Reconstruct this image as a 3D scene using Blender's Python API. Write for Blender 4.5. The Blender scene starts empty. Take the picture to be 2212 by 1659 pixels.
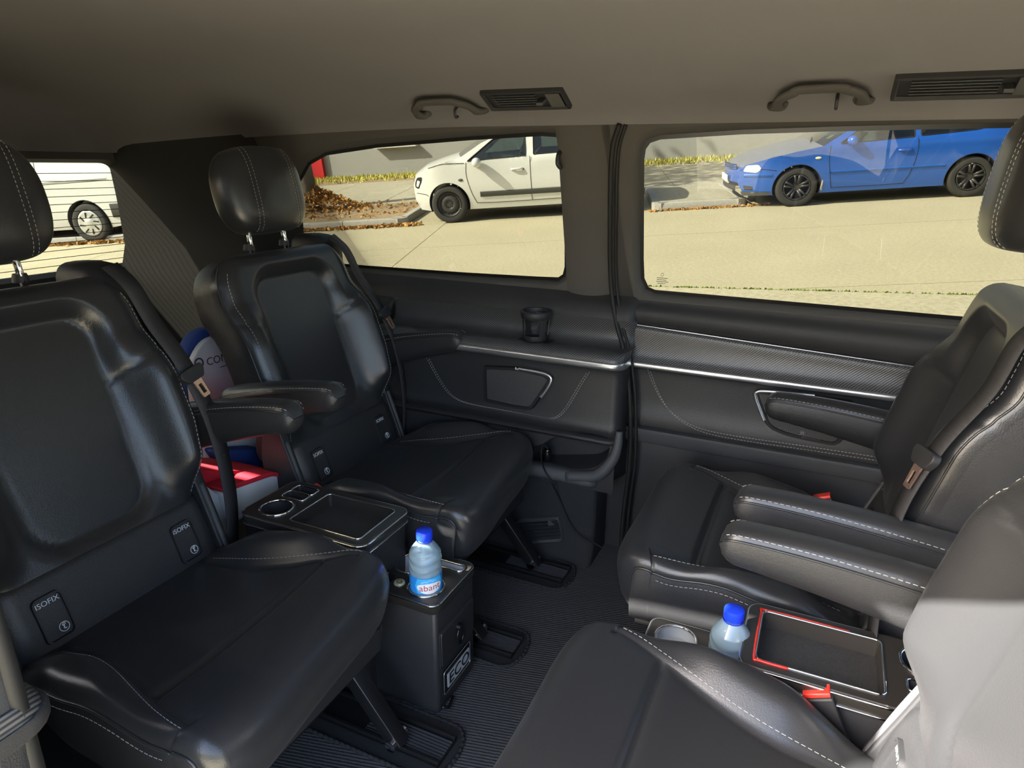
import bpy, bmesh, math, random
import numpy as np
from mathutils import Vector, Matrix
from mathutils.geometry import delaunay_2d_cdt
random.seed(7)
rng = np.random.default_rng(7)
scene = bpy.context.scene
col = scene.collection

# ------------------------------------------------------------------ camera
YAW, PITCH, ROLL, FPX = 0.4320072, 0.3162983, -0.0102806, 1450.0
CAM = np.array([0.0, 0.0, 1.15])
def cam_axes():
    f = np.array([-math.sin(YAW) * math.cos(PITCH), math.cos(YAW) * math.cos(PITCH), -math.sin(PITCH)])
    r = np.array([math.cos(YAW), math.sin(YAW), 0.0])
    d = np.cross(f, r)
    c, s = math.cos(ROLL), math.sin(ROLL)
    return c * r + s * d, -s * r + c * d, f
CR, CD, CF = cam_axes()
cam = bpy.data.cameras.new('camera')
cam.sensor_width = 36.0
cam.lens = FPX / 2212 * 36.0
cam.clip_start = 0.02
cam_o = bpy.data.objects.new('camera', cam)
col.objects.link(cam_o)
M = Matrix.Identity(4)
for i in range(3):
    M[i][0], M[i][1], M[i][2], M[i][3] = CR[i], -CD[i], -CF[i], CAM[i]
cam_o.matrix_world = M
scene.camera = cam_o

# ------------------------------------------------------------------ sky, sun, exposure
SUN_DIR = Vector((1.12, 1.0, -1.0)).normalized()        # the way the sunlight travels
SUN_STRENGTH = 13.0
SKY_STRENGTH = 0.33
EXPOSURE = 2.15
world = bpy.data.worlds.new('sky')
scene.world = world
world.use_nodes = True
nt = world.node_tree
sky = nt.nodes.new('ShaderNodeTexSky')
sky.sky_type = 'NISHITA'
sky.sun_disc = False
sky.sun_elevation = math.asin(-SUN_DIR.z)
sky.sun_rotation = math.atan2(-SUN_DIR.x, -SUN_DIR.y)
sky.air_density = 1.0
sky.dust_density = 3.5
nt.links.new(sky.outputs[0], nt.nodes['Background'].inputs[0])
nt.nodes['Background'].inputs[1].default_value = SKY_STRENGTH
sun = bpy.data.lights.new('sun', 'SUN')
sun.energy = SUN_STRENGTH
sun.angle = math.radians(0.6)
sun.color = (1.0, 0.95, 0.86)
sun_o = bpy.data.objects.new('sun', sun)
col.objects.link(sun_o)
sun_o.rotation_euler = SUN_DIR.to_track_quat('-Z', 'Y').to_euler()
sun_o.location = (-6, -9, 12)
vs = scene.view_settings
vs.view_transform = 'Standard'
vs.look = 'None'
vs.gamma = 1.0
vs.use_curve_mapping = False
vs.exposure = EXPOSURE
scene.cycles.use_denoising = True
scene.cycles.max_bounces = 10
scene.cycles.transparent_max_bounces = 16
scene.cycles.caustics_reflective = False
scene.cycles.caustics_refractive = False
scene.cycles.sample_clamp_indirect = 6.0

# ------------------------------------------------------------------ helpers
def px(x, y, axis, val):
    """point of the plane axis=val that a measured photo position falls on"""
    v = CR * (x - 1106.0) / FPX + CD * (y - 829.5) / FPX + CF
    t = (val - CAM[axis]) / v[axis]
    return CAM + t * v
def tag(o, label=None, cat=None, group=None, kind=None):
    if label: o['label'] = label
    if cat: o['category'] = cat
    if group: o['group'] = group
    if kind: o['kind'] = kind
    return o
def empty(name, loc=(0, 0, 0), rz=0.0, label=None, cat=None, group=None):
    o = bpy.data.objects.new(name, None)
    o.empty_display_size = 0.05
    col.objects.link(o)
    o.location = loc
    o.rotation_euler = (0, 0, rz)
    return tag(o, label, cat, group)
def catmull(pts, n=8, closed=False):
    P = np.asarray(pts, float)
    if closed: P = np.vstack([P[-1], P, P[0], P[1]])
    else: P = np.vstack([2 * P[0] - P[1], P, 2 * P[-1] - P[-2]])
    out = []
    for i in range(1, len(P) - 2):
        for k in range(n):
            t = k / n
            a, b, c, d = P[i - 1], P[i], P[i + 1], P[i + 2]
            out.append(0.5 * (2 * b + (c - a) * t + (2 * a - 5 * b + 4 * c - d) * t * t + (3 * b - a - 3 * c + d) * t ** 3))
    if not closed: out.append(P[-2])
    return np.array(out)
def sstep(a, b, x):
    t = np.clip((np.asarray(x, float) - a) / (b - a), 0, 1)
    return t * t * (3 - 2 * t)
def rrect(x0, x1, y0, y1, r, n=6):
    out = []
    for cx, cy, a0 in ((x1 - r, y1 - r, 0), (x0 + r, y1 - r, 90), (x0 + r, y0 + r, 180), (x1 - r, y0 + r, 270)):
        for k in range(n + 1):
            a = math.radians(a0 + 90 * k / n)
            out.append((cx + r * math.cos(a), cy + r * math.sin(a)))
    return out
def inside(poly, x, y):
    c = False
    n = len(poly)
    j = n - 1
    for i in range(n):
        xi, yi = poly[i][0], poly[i][1]
        xj, yj = poly[j][0], poly[j][1]
        if (yi > y) != (yj > y) and x < (xj - xi) * (y - yi) / (yj - yi) + xi: c = not c
        j = i
    return c
def roundpoly(P, r, n=4):
    """round the corners of a 2-D polygon"""
    P = [np.array(p, float) for p in P]
    out = []
    rs = r if hasattr(r, '__len__') else [r] * len(P)
    for i, p in enumerate(P):
        a, b = P[i - 1] - p, P[(i + 1) % len(P)] - p
        la, lb = np.linalg.norm(a), np.linalg.norm(b)
        q = min(rs[i], la * .45, lb * .45)
        if q < 1e-5: out.append(p); continue
        A, B = p + a / la * q, p + b / lb * q
        for k in range(n + 1):
            t = k / n
            out.append((1 - t) ** 2 * A + 2 * t * (1 - t) * p + t * t * B)
    return [tuple(p) for p in out]
class MB:
    def __init__(s): s.v, s.f = [], []
    def add(s, V, F):
        o = len(s.v)
        s.v += [tuple(map(float, p)) for p in V]
        s.f += [tuple(i + o for i in f) for f in F]
        return s
    def grid(s, P, cu=False, cv=False, flip=False):
        P = np.asarray(P, float)
        n, m = P.shape[:2]
        F = []
        for i in range(n if cu else n - 1):
            for j in range(m if cv else m - 1):
                q = (i * m + j, ((i + 1) % n) * m + j, ((i + 1) % n) * m + (j + 1) % m, i * m + (j + 1) % m)
                F.append(q[::-1] if flip else q)
        return s.add(P.reshape(-1, 3), F)
    def box(s, c, d, R=None):
        V = np.array([(sx, sy, sz) for sx in (-.5, .5) for sy in (-.5, .5) for sz in (-.5, .5)]) * np.array(d)
        if R is not None: V = V @ np.array(R).T
        V = V + np.array(c)
        return s.add(V, [(0, 1, 3, 2), (4, 6, 7, 5), (0, 4, 5, 1), (2, 3, 7, 6), (0, 2, 6, 4), (1, 5, 7, 3)])
    def tube(s, path, r, n=8, closed=False, caps=True, flat=None):
        P = np.asarray(path, float)
        m = len(P)
        R = np.full(m, r) if np.isscalar(r) else np.asarray(r, float)
        T = np.gradient(P, axis=0) if not closed else np.roll(P, -1, 0) - np.roll(P, 1, 0)
        T /= np.linalg.norm(T, axis=1)[:, None] + 1e-12
        up = np.array([0, 0, 1.0]) if abs(T[0][2]) < .9 else np.array([1.0, 0, 0])
        nrm = up - T[0] * (up @ T[0]); nrm /= np.linalg.norm(nrm)
        rings = []
        for i in range(m):
            nrm = nrm - T[i] * (nrm @ T[i]); nrm /= np.linalg.norm(nrm) + 1e-12
            b = np.cross(T[i], nrm)
            a = np.arange(n) * 2 * math.pi / n
            rings.append(P[i] + R[i] * (np.cos(a)[:, None] * nrm + np.sin(a)[:, None] * b))
        o = len(s.v)
        s.grid(rings, cu=closed, cv=True)
        if caps and not closed:
            s.f.append(tuple(o + k for k in range(n)))
            s.f.append(tuple(o + (m - 1) * n + k for k in range(n))[::-1])
        return s
    def lathe(s, prof, n=24, c=(0, 0, 0), axis='z', a0=0, a1=2 * math.pi):
        full = abs(a1 - a0 - 2 * math.pi) < 1e-6
        k = n if full else n + 1
        a = a0 + (a1 - a0) * np.arange(k) / n
        G = []
        for r, h in prof:
            ring = np.stack([r * np.cos(a), r * np.sin(a), np.full(k, h)], 1)
            if axis == 'y': ring = ring[:, [0, 2, 1]]
            if axis == 'x': ring = ring[:, [2, 0, 1]]
            G.append(ring + np.array(c))
        return s.grid(G, cv=full, flip=(axis == 'y'))
    def prism(s, poly, h0, h1, fn):
        """poly in 2-D, extruded from h0 to h1; fn(a, b, h) -> xyz"""
        n = len(poly)
        V = [fn(p[0], p[1], h0) for p in poly] + [fn(p[0], p[1], h1) for p in poly]
        F = [tuple(range(n))[::-1], tuple(range(n, 2 * n))]
        F += [(i, (i + 1) % n, n + (i + 1) % n, n + i) for i in range(n)]
        return s.add(V, F)
    def ribbon(s, path, side, w, th=0.0012):
        """flat band along path; side = width direction(s)"""
        P = np.asarray(path, float)
        S = np.asarray(side, float)
        if S.ndim == 1: S = np.tile(S, (len(P), 1))
        T = np.gradient(P, axis=0)
        S = S / np.linalg.norm(S, axis=1)[:, None]
        N = np.cross(T, S); N /= np.linalg.norm(N, axis=1)[:, None] + 1e-12
        G = [P - S * w / 2 - N * th, P + S * w / 2 - N * th, P + S * w / 2 + N * th, P - S * w / 2 + N * th]
        return s.grid(np.stack(G, 1), cv=True)
    def dashes(s, path, l=0.0065, gap=0.0035, w=0.0013, n=None):
        """thread stitches along a polyline"""
        P = np.asarray(path, float)
        seg = np.linalg.norm(np.diff(P, axis=0), axis=1)
        L = np.concatenate([[0], np.cumsum(seg)])
        t = 0.0
        while t + l < L[-1]:
            a = np.array([np.interp(t, L, P[:, k]) for k in range(3)])
            b = np.array([np.interp(t + l, L, P[:, k]) for k in range(3)])
            d = b - a
            d /= np.linalg.norm(d) + 1e-12
            u = np.cross(d, [.3, .2, .93]); u /= np.linalg.norm(u) + 1e-12
            v = np.cross(d, u)
            h = w * .5
            V = [a + u * h, a + v * h, a - u * h, a - v * h, b + u * h, b + v * h, b - u * h, b - v * h]
            s.add(V, [(0, 1, 5, 4), (1, 2, 6, 5), (2, 3, 7, 6), (3, 0, 4, 7), (0, 3, 2, 1), (4, 5, 6, 7)])
            t += l + gap
        return s
    def panel(s, outer, holes, step, fn, flip=False):
        """triangulated flat region with holes; fn(a, b) -> xyz"""
        pts, edges = [], []
        def loop(L):
            o = len(pts)
            L2 = []
            for i, p in enumerate(L):
                q = L[(i + 1) % len(L)]
                d = math.hypot(q[0] - p[0], q[1] - p[1])
                k = max(1, int(d / step))
                for j in range(k): L2.append((p[0] + (q[0] - p[0]) * j / k, p[1] + (q[1] - p[1]) * j / k))
            pts.extend(L2)
            edges.extend((o + i, o + (i + 1) % len(L2)) for i in range(len(L2)))
        loop(outer)
        for h in holes: loop(h)
        xs = [p[0] for p in outer]; ys = [p[1] for p in outer]
        nb = len(pts)
        B = np.array(pts)
        for x in np.arange(min(xs) + step * .5, max(xs), step):
            for y in np.arange(min(ys) + step * .5, max(ys), step):
                if inside(outer, x, y) and not any(inside(h, x, y) for h in holes):
                    if np.min((B[:, 0] - x) ** 2 + (B[:, 1] - y) ** 2) > (step * .4) ** 2: pts.append((x, y))
        V, E, F, _, _, _ = delaunay_2d_cdt([Vector(p) for p in pts], edges, [], 0, 1e-6)
        keep = []
        for f in F:
            c = sum((V[i] for i in f), Vector((0, 0))) / len(f)
            if inside(outer, c.x, c.y) and not any(inside(h, c.x, c.y) for h in holes): keep.append(tuple(f)[::-1] if flip else tuple(f))
        return s.add([fn(p.x, p.y) for p in V], keep)
    def reveal(s, loop, fn0, fn1):
        """wall between one loop and its copy"""
        A = [fn0(*p) for p in loop]; B = [fn1(*p) for p in loop]
        return s.grid(np.stack([A, B], 0), cv=True)
    def build(s, name, mat, parent=None, smooth=40, bevel=0, recalc=True, subsurf=0):
        me = bpy.data.meshes.new(name)
        me.from_pydata(s.v, [], s.f)
        if recalc or bevel:
            bm = bmesh.new(); bm.from_mesh(me)
            bmesh.ops.remove_doubles(bm, verts=bm.verts, dist=1e-5)
            if bevel:
                ed = [e for e in bm.edges if len(e.link_faces) == 2 and e.calc_face_angle(0) > .6]
                bmesh.ops.bevel(bm, geom=ed, offset=bevel, segments=3, profile=.5, affect='EDGES', clamp_overlap=True)
            if recalc: bmesh.ops.recalc_face_normals(bm, faces=bm.faces)
            bm.to_mesh(me); bm.free()
        return link(me, name, mat, parent, smooth)
def link(me, name, mat, parent=None, smooth=40):
    if mat is not None: me.materials.append(mat)
    if smooth:
        me.polygons.foreach_set('use_smooth', [True] * len(me.polygons))
        if smooth < 180: me.set_sharp_from_angle(angle=math.radians(smooth))
    o = bpy.data.objects.new(name, me)
    col.objects.link(o)
    if parent is not None: o.parent = parent
    return o
def text(name, body, size, mat, parent, M4, extrude=0.0004, align='CENTER', sx=1.0):
    """lettering as a mesh; M4 maps text plane (x right, y up, z out) to parent space"""
    cu = bpy.data.curves.new(name, 'FONT')
    cu.body = body; cu.size = size; cu.extrude = extrude; cu.align_x = align; cu.align_y = 'CENTER'
    cu.resolution_u = 3
    o = bpy.data.objects.new(name, cu)
    col.objects.link(o)
    bpy.context.view_layer.update()
    me = bpy.data.meshes.new_from_object(o.evaluated_get(bpy.context.evaluated_depsgraph_get()))
    bpy.data.objects.remove(o)
    me.transform(Matrix.Diagonal((sx, 1, 1, 1)))
    me.transform(M4)
    return link(me, name, mat, parent, 0)
def frame(o, x, y):
    """4x4 with given origin, x axis and y axis"""
    x = Vector(x).normalized(); y = Vector(y); z = x.cross(y).normalized(); y = z.cross(x)
    m = Matrix.Identity(4)
    for i in range(3): m[i][0], m[i][1], m[i][2], m[i][3] = x[i], y[i], z[i], o[i]
    return m
def copy_tree(o, parent=None):
    c = o.copy(); col.objects.link(c); c.parent = parent
    for ch in o.children: copy_tree(ch, c)
    return c

# ------------------------------------------------------------------ materials
def mat(name, color, rough=.5, metal=0.0, spec=.5, noise=None, bump=None, coat=0.0, emit=None, mottle=0.0, sheen=0.0):
    m = bpy.data.materials.new(name)
    m.use_nodes = True
    n, l = m.node_tree.nodes, m.node_tree.links
    b = n['Principled BSDF']
    b.inputs['Base Color'].default_value = (*color, 1)
    b.inputs['Roughness'].default_value = rough
    b.inputs['Metallic'].default_value = metal
    b.inputs['Specular IOR Level'].default_value = spec
    b.inputs['Coat Weight'].default_value = coat
    b.inputs['Coat Roughness'].default_value = .08
    b.inputs['Sheen Weight'].default_value = sheen
    if emit:
        b.inputs['Emission Color'].default_value = (*emit[0], 1); b.inputs['Emission Strength'].default_value = emit[1]
    if noise or bump or mottle:
        tc = n.new('ShaderNodeTexCoord')
    if mottle:
        t = n.new('ShaderNodeTexNoise'); t.inputs['Scale'].default_value = noise or 8
        t.inputs['Detail'].default_value = 6
        r = n.new('ShaderNodeMix'); r.data_type = 'RGBA'
        r.inputs[6].default_value = (*[c * (1 - mottle) for c in color], 1)
        r.inputs[7].default_value = (*[min(1, c * (1 + mottle)) for c in color], 1)
        l.new(tc.outputs['Object'], t.inputs['Vector']); l.new(t.outputs['Fac'], r.inputs[0]); l.new(r.outputs[2], b.inputs['Base Color'])
    if bump:
        sc, st = bump[:2]
        t = n.new('ShaderNodeTexNoise'); t.inputs['Scale'].default_value = sc; t.inputs['Detail'].default_value = 4
        if len(bump) > 2:
            t = n.new('ShaderNodeTexVoronoi'); t.inputs['Scale'].default_value = sc
        bp = n.new('ShaderNodeBump'); bp.inputs['Strength'].default_value = st; bp.inputs['Distance'].default_value = .002
        l.new(tc.outputs['Object'], t.inputs['Vector']); l.new(t.outputs[0], bp.inputs['Height']); l.new(bp.outputs['Normal'], b.inputs['Normal'])
    return m
def stripes(name, c0, c1, scale, rot, rough=.4, spec=.5, bump=.3, sharp=True, dist=0.0, noise_mix=0.0, axis='X'):
    m = bpy.data.materials.new(name)
    m.use_nodes = True
    n, l = m.node_tree.nodes, m.node_tree.links
    b = n['Principled BSDF']
    b.inputs['Roughness'].default_value = rough
    b.inputs['Specular IOR Level'].default_value = spec
    tc = n.new('ShaderNodeTexCoord'); mp = n.new('ShaderNodeMapping'); mp.inputs['Rotation'].default_value = rot
    w = n.new('ShaderNodeTexWave'); w.wave_type = 'BANDS'; w.bands_direction = axis
    w.inputs['Scale'].default_value = scale; w.inputs['Distortion'].default_value = dist; w.inputs['Detail'].default_value = 2
    w.inputs['Detail Scale'].default_value = 3
    r = n.new('ShaderNodeMix'); r.data_type = 'RGBA'
    r.inputs[6].default_value = (*c0, 1); r.inputs[7].default_value = (*c1, 1)
    l.new(tc.outputs['Object'], mp.inputs[0]); l.new(mp.outputs[0], w.inputs['Vector'])
    src = w.outputs['Fac']
    if noise_mix:
        t = n.new('ShaderNodeTexNoise'); t.inputs['Scale'].default_value = 260; t.inputs['Detail'].default_value = 3
        l.new(tc.outputs['Object'], t.inputs['Vector'])
        mx = n.new('ShaderNodeMix'); mx.data_type = 'FLOAT'; mx.inputs[0].default_value = noise_mix
        l.new(src, mx.inputs[2]); l.new(t.outputs['Fac'], mx.inputs[3]); src = mx.outputs[0]
    l.new(src, r.inputs[0]); l.new(r.outputs[2], b.inputs['Base Color'])
    bp = n.new('ShaderNodeBump'); bp.inputs['Strength'].default_value = bump; bp.inputs['Distance'].default_value = .003
    l.new(src, bp.inputs['Height']); l.new(bp.outputs['Normal'], b.inputs['Normal'])
    return m
def tinted(name, trans, refl=.05, rough=.0):
    m = bpy.data.materials.new(name)
    m.use_nodes = True
    n, l = m.node_tree.nodes, m.node_tree.links
    n.remove(n['Principled BSDF'])
    t = n.new('ShaderNodeBsdfTransparent'); t.inputs[0].default_value = (*trans, 1)
    g = n.new('ShaderNodeBsdfGlossy'); g.inputs['Roughness'].default_value = rough
    f = n.new('ShaderNodeFresnel'); f.inputs[0].default_value = 1.45
    k = n.new('ShaderNodeMath'); k.operation = 'MULTIPLY'; k.inputs[1].default_value = refl / .034
    x = n.new('ShaderNodeMixShader')
    l.new(f.outputs[0], k.inputs[0]); l.new(k.outputs[0], x.inputs[0]); l.new(t.outputs[0], x.inputs[1]); l.new(g.outputs[0], x.inputs[2])
    l.new(x.outputs[0], n['Material Output'].inputs[0])
    return m
LEATHER = mat('black_leather', (.023, .0235, .0255), .29, spec=.5, bump=(420, .14), sheen=.03)
LEATHER_B = mat('black_leather_panel', (.025, .0255, .0275), .40, spec=.5, bump=(520, .3))
TRIM = mat('dark_soft_trim', (.026, .026, .027), .55, spec=.4, bump=(900, .25))
PLASTIC = mat('black_plastic', (.022, .022, .024), .5, spec=.45, bump=(1200, .2))
PLASTIC_G = mat('grained_grey_plastic', (.06, .062, .066), .55, spec=.45, bump=(900, .3))
GLOSSBLK = mat('gloss_black', (.008, .008, .009), .12, spec=.5)
RUBBER = mat('black_rubber', (.012, .012, .012), .6, spec=.35)
HEADLINER = mat('headliner_fabric', (.190, .181, .180), .95, spec=.1, bump=(1500, .25), noise=3, mottle=.06)
CARPET = stripes('ribbed_carpet', (.032, .033, .035), (.105, .105, .108), 42, (0, 0, math.radians(-13.4)), .95, .1, .6, dist=1.2, noise_mix=.45, axis='Y')
FELT = mat('felt_carpet', (.032, .033, .035), .95, spec=.1, bump=(700, .5), noise=300, mottle=.3)
CARBON = stripes('carbon_weave_trim', (.013, .013, .014), (.115, .115, .118), 62, (0, math.radians(-48), 0), .34, .5, .12)
SILVER = mat('satin_silver', (.62, .63, .65), .28, metal=.9)
CHROME = mat('chrome', (.78, .78, .80), .08, metal=1.0)
THREAD = mat('grey_thread', (.36, .35, .33), .8)
BELT = stripes('belt_webbing', (.020, .019, .021), (.040, .038, .040), 160, (0, 0, 0), .65, .35, .2, axis='Z')
BELT.node_tree.nodes['Principled BSDF'].inputs['Roughness'].default_value = .6
TONGUE = mat('warm_bright_metal', (.75, .50, .40), .22, metal=.9)
RED = mat('red_plastic', (.75, .045, .03), .35)
WHITE_PRINT = mat('white_print', (.75, .76, .78), .6)
METAL_BLK = mat('black_painted_metal', (.012, .012, .013), .3, spec=.5)
GLASS = tinted('privacy_glass', (.091, .093, .077), .02)
GLASS2 = tinted('doubled_privacy_glass', (.05, .05, .035), .03)
FRIT = mat('black_frit', (.008, .008, .008), .4)
# ------------------------------------------------------------------ the van's shell (the room)
def YW(z): return 1.84 - (z - .80) * .13 / .46           # far side wall, leaning in towards the roof
def onwall(x, y, Yf=YW):
    Y = 1.8
    for _ in range(12):
        p = px(x, y, 1, Y); Y = Yf(p[2])
    return p
PILLAR = mat('pillar_fabric', (.090, .084, .077), .9, spec=.15, bump=(1300, .25))
def struct(o, label=None): return tag(o, label, kind='structure')
# floor
mb = MB()
mb.grid([[(x, y, 0) for y in np.linspace(.16, 1.86, 12)] for x in np.linspace(-2.5, 1.5, 20)])
struct(mb.build('floor', CARPET), 'dark ribbed carpet floor of the van')
# ceiling
cy = catmull([(.28, 1.285), (.33, 1.318), (.45, 1.36), (.7, 1.40), (1.0, 1.413), (1.3, 1.40), (1.5, 1.355), (1.62, 1.305), (1.68, 1.270), (1.703, 1.245)], 5)
def ceil_dz(x): return -.055 * float(sstep(-.9, -2.4, x)) if x < -.9 else 0.0
def csst(x): return -.055 * float(np.clip((-.9 - x) / 1.5, 0, 1) ** 1.5)
G = []
for x in np.linspace(-2.20, 1.5, 60): G.append([(x, y, z + csst(x)) for y, z in cy])
rear = []
for k in (1, 2, 3, 4):
    a = k / 4
    rear.append([(-2.20 - .145 * math.sin(a * 1.5), y, (z + csst(-2.20)) * (1 - a ** 1.8) + min(z + csst(-2.2), 1.175) * a ** 1.8) for y, z in cy])
mb = MB().grid(list(reversed(rear)) + G)
struct(mb.build('ceiling', HEADLINER), 'grey fabric headliner of the van')
# upper far wall with the two side windows
qwin_px = [(600, 560), (602, 500), (625, 400), (652, 350), (690, 328), (800, 311), (1000, 294), (1160, 284), (1195, 287), (1212, 303), (1218, 330), (1219, 580), (1214, 600), (1200, 609), (1150, 607), (1000, 598), (780, 582), (680, 574), (615, 569)]
QW = [(p[0], p[2]) for p in (onwall(*q) for q in qwin_px)]
dl = [(1410, 637), (1390, 628), (1379, 605), (1377, 560), (1377, 345), (1381, 318), (1394, 300), (1420, 291), (1600, 279), (1800, 272), (2000, 267), (2200, 263)]
DW = [(p[0], p[2]) for p in (onwall(*q) for q in dl)]
ztop = DW[-1][1]; zbot = DW[0][1]
DW += [(.80, ztop), (.86, ztop - .03), (.88, ztop - .08), (.90, zbot + .06), (.88, zbot + .02), (.84, zbot - .003)]
def grow(P, d):
    P = np.array(P); c = P.mean(0)
    n = len(P); out = []
    A = 0.5 * sum(P[i][0] * P[(i + 1) % n][1] - P[(i + 1) % n][0] * P[i][1] for i in range(n))
    sg = 1 if A > 0 else -1
    for i in range(n):
        t = P[(i + 1) % n] - P[i - 1]; t = t / (np.linalg.norm(t) + 1e-9)
        out.append(tuple(P[i] + sg * d * np.array([t[1], -t[0]])))
    return out
def side_panel(name, outer, hole, parent, matr, lip=.014, depth=.03, step=.06):
    big = grow(hole, lip)
    o = MB().panel(outer, [big], step, lambda a, b: (a, YW(b), b)).build(name, matr, parent, 60)
    fr = MB().grid(np.stack([[(a, YW(b), b) for a, b in big], [(a, YW(b) + .010, b) for a, b in grow(hole, lip * .35)], [(a, YW(b) + depth, b) for a, b in hole]], 0), cv=True)
    fr.build('window_reveal', matr, o, 60)
    inner = grow(hole, -.010)
    MB().grid(np.stack([[(a, YW(b) + depth - .001, b) for a, b in hole], [(a, YW(b) + depth - .001, b) for a, b in inner]], 0), cv=True).build('frit_border', FRIT, o, 0)
    g = MB().panel(grow(hole, .004), [], .2, lambda a, b: (a, YW(b) + depth, b)).build('glass_pane', GLASS, o, 0)
    return o
wall = empty('wall_far'); struct(wall, 'black trimmed rear quarter wall of the van with a window')
zt = lambda x: 1.262 + csst(x)
outer = [(-2.46, .77), (-.47, .77), (-.50, .95), (-.535, 1.262)] + [(x, zt(x)) for x in np.linspace(-.7, -2.46, 10)]
qp = side_panel('upper_panel', outer, QW, wall, PILLAR)
door = empty('door_1'); struct(door, 'closed sliding door of the van with a wide window')
outer = [(-.52, .77), (1.35, .77), (1.35, 1.262), (-.56, 1.262), (-.53, .95)]
dp = side_panel('upper_panel', outer, DW, door, PILLAR)
# rounded C-pillar pad between the windows
Gp = []
for z in np.linspace(.765, 1.262, 16):
    row = []
    off = -.028 * (z - .95) / .3 if z > .95 else 0
    for t in np.linspace(0, 1, 13):
        x = -.672 + (.15 + off) * t - (.004 if z > 1.2 else 0)
        row.append((x, YW(z) - .001 - .010 * math.sin(math.pi * min(1, t * 1.25 + .0)) ** .6 * (1 if t < .8 else max(0, (1 - t) / .2) * .5 + .5), z))
    Gp.append(row)
MB().grid(Gp).build('pillar_pad', PILLAR, wall, 80)
# rubber door seal
sp = [(1338, 268, 1.735), (1322, 330, 1.755), (1318, 450, 1.785), (1319, 600, 1.81), (1330, 690, 1.80), (1348, 760, 1.785), (1358, 830, 1.78), (1362, 900, 1.78), (1360, 1000, 1.785), (1350, 1080, 1.79), (1343, 1150, 1.79), (1341, 1215, 1.79)]
path = catmull([onwall(a, b, lambda z: YW(z) - .020) if b < 610 else px(a, b, 1, y) for a, b, y in sp], 6)
MB().tube(path, .0065, 8).build('door_seal', RUBBER, door, 180)
MB().tube(path + np.array([.013, .010, 0]), .0045, 8).build('door_seal', RUBBER, door, 180)
# coat hook by the quarter window
hk = onwall(1212, 345)
MB().tube(catmull([hk + (.0, -.004, .02), hk + (0, -.02, .012), hk + (0, -.024, -.01), hk + (.006, -.012, -.022)], 6), [.006] * 18 + [.004], 8).build('coat_hook', PLASTIC, wall, 180)

# ---- lower part of the sliding door
def loftx(xs, prof, zfun=None):
    G = []
    for x in xs: G.append([(x, y, z if zfun is None else zfun(x, z)) for y, z in prof])
    return G
XS = np.linspace(-.62, 1.3, 26)
MB().grid(loftx(XS, catmull([(1.845, .80), (1.838, .785), (1.822, .772), (1.816, .755), (1.822, .735), (1.836, .722)], 4), lambda x, z: z - .045 * (x + .45) * max(0, (.80 - z) / .078))).build('shoulder_panel', TRIM, door, 180)
def ctop(x): return .722 - .045 * (x + .45)
G = []
for x in XS:
    zt_ = ctop(x)
    G.append([(x, y, .624 + (zt_ - .624) * s) for y, s in catmull([(1.832, 1.0), (1.824, .9), (1.822, .55), (1.816, .2), (1.806, .0)], 4)])
MB().grid(G).build('carbon_panel', CARBON, door, 180)
MB().tube([(x, 1.830, ctop(x) + .001) for x in XS], .0022, 6).build('carbon_edge', SILVER, door, 180)
mb = MB().grid(loftx(XS, catmull([(1.81, .624), (1.800, .623), (1.797, .615), (1.800, .607), (1.81, .606)], 3))); mb.build('silver_strip', SILVER, door, 180)
MB().grid(loftx(XS, catmull([(1.812, .607), (1.824, .60), (1.828, .56), (1.828, .50), (1.822, .455), (1.822, .43), (1.826, .421)], 4))).build('leather_panel', LEATHER_B, door, 180)
MB().grid(loftx(XS, [(1.835, .424), (1.803, .424), (1.799, .419), (1.806, .386), (1.812, .380), (1.835, .378)])).build('lower_ridge', PLASTIC_G, door, 40)
MB().grid(loftx(XS, catmull([(1.838, .38), (1.834, .33), (1.832, .2), (1.836, .0)], 3))).build('lower_panel', PLASTIC, door, 180)
def wline(pts, Y, n=8): return catmull([px(a, b, 1, Y) for a, b in pts], n)
sl = [(1405, 802), (1418, 840), (1440, 880), (1470, 908), (1520, 933), (1600, 950), (1750, 972), (1900, 995), (2100, 1026)]
for k in (0, 1):
    dz = np.array([.010 * k, 0, -.0095 * k])
    ln_ = wline(sl, 1.8235) - dz
    ln_[:, 1] = np.interp(ln_[:, 2], [.421, .43, .455, .50, .56, .60, .607], [1.826, 1.822, 1.822, 1.828, 1.828, 1.824, 1.812]) - .0012
    MB().dashes(ln_, .0055, .003, .0014).build('stitching', THREAD, door, 0)
# speaker on the door
GRILLE = bpy.data.materials.new('perforated_grille'); GRILLE.use_nodes = True
n_, l_ = GRILLE.node_tree.nodes, GRILLE.node_tree.links
b_ = n_['Principled BSDF']; b_.inputs['Roughness'].default_value = .45
tc = n_.new('ShaderNodeTexCoord'); vo = n_.new('ShaderNodeTexVoronoi'); vo.inputs['Scale'].default_value = 230; vo.inputs['Randomness'].default_value = .05
rp = n_.new('ShaderNodeValToRGB'); rp.color_ramp.elements[0].position = .28; rp.color_ramp.elements[1].position = .42
rp.color_ramp.elements[0].color = (.003, .003, .003, 1); rp.color_ramp.elements[1].color = (.055, .055, .057, 1)
l_.new(tc.outputs['Object'], vo.inputs['Vector']); l_.new(vo.outputs['Distance'], rp.inputs[0]); l_.new(rp.outputs[0], b_.inputs['Base Color'])
bp_ = n_.new('ShaderNodeBump'); bp_.inputs['Strength'].default_value = .5; bp_.inputs['Distance'].default_value = .001
l_.new(vo.outputs['Distance'], bp_.inputs['Height']); l_.new(bp_.outputs['Normal'], b_.inputs['Normal'])
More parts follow.
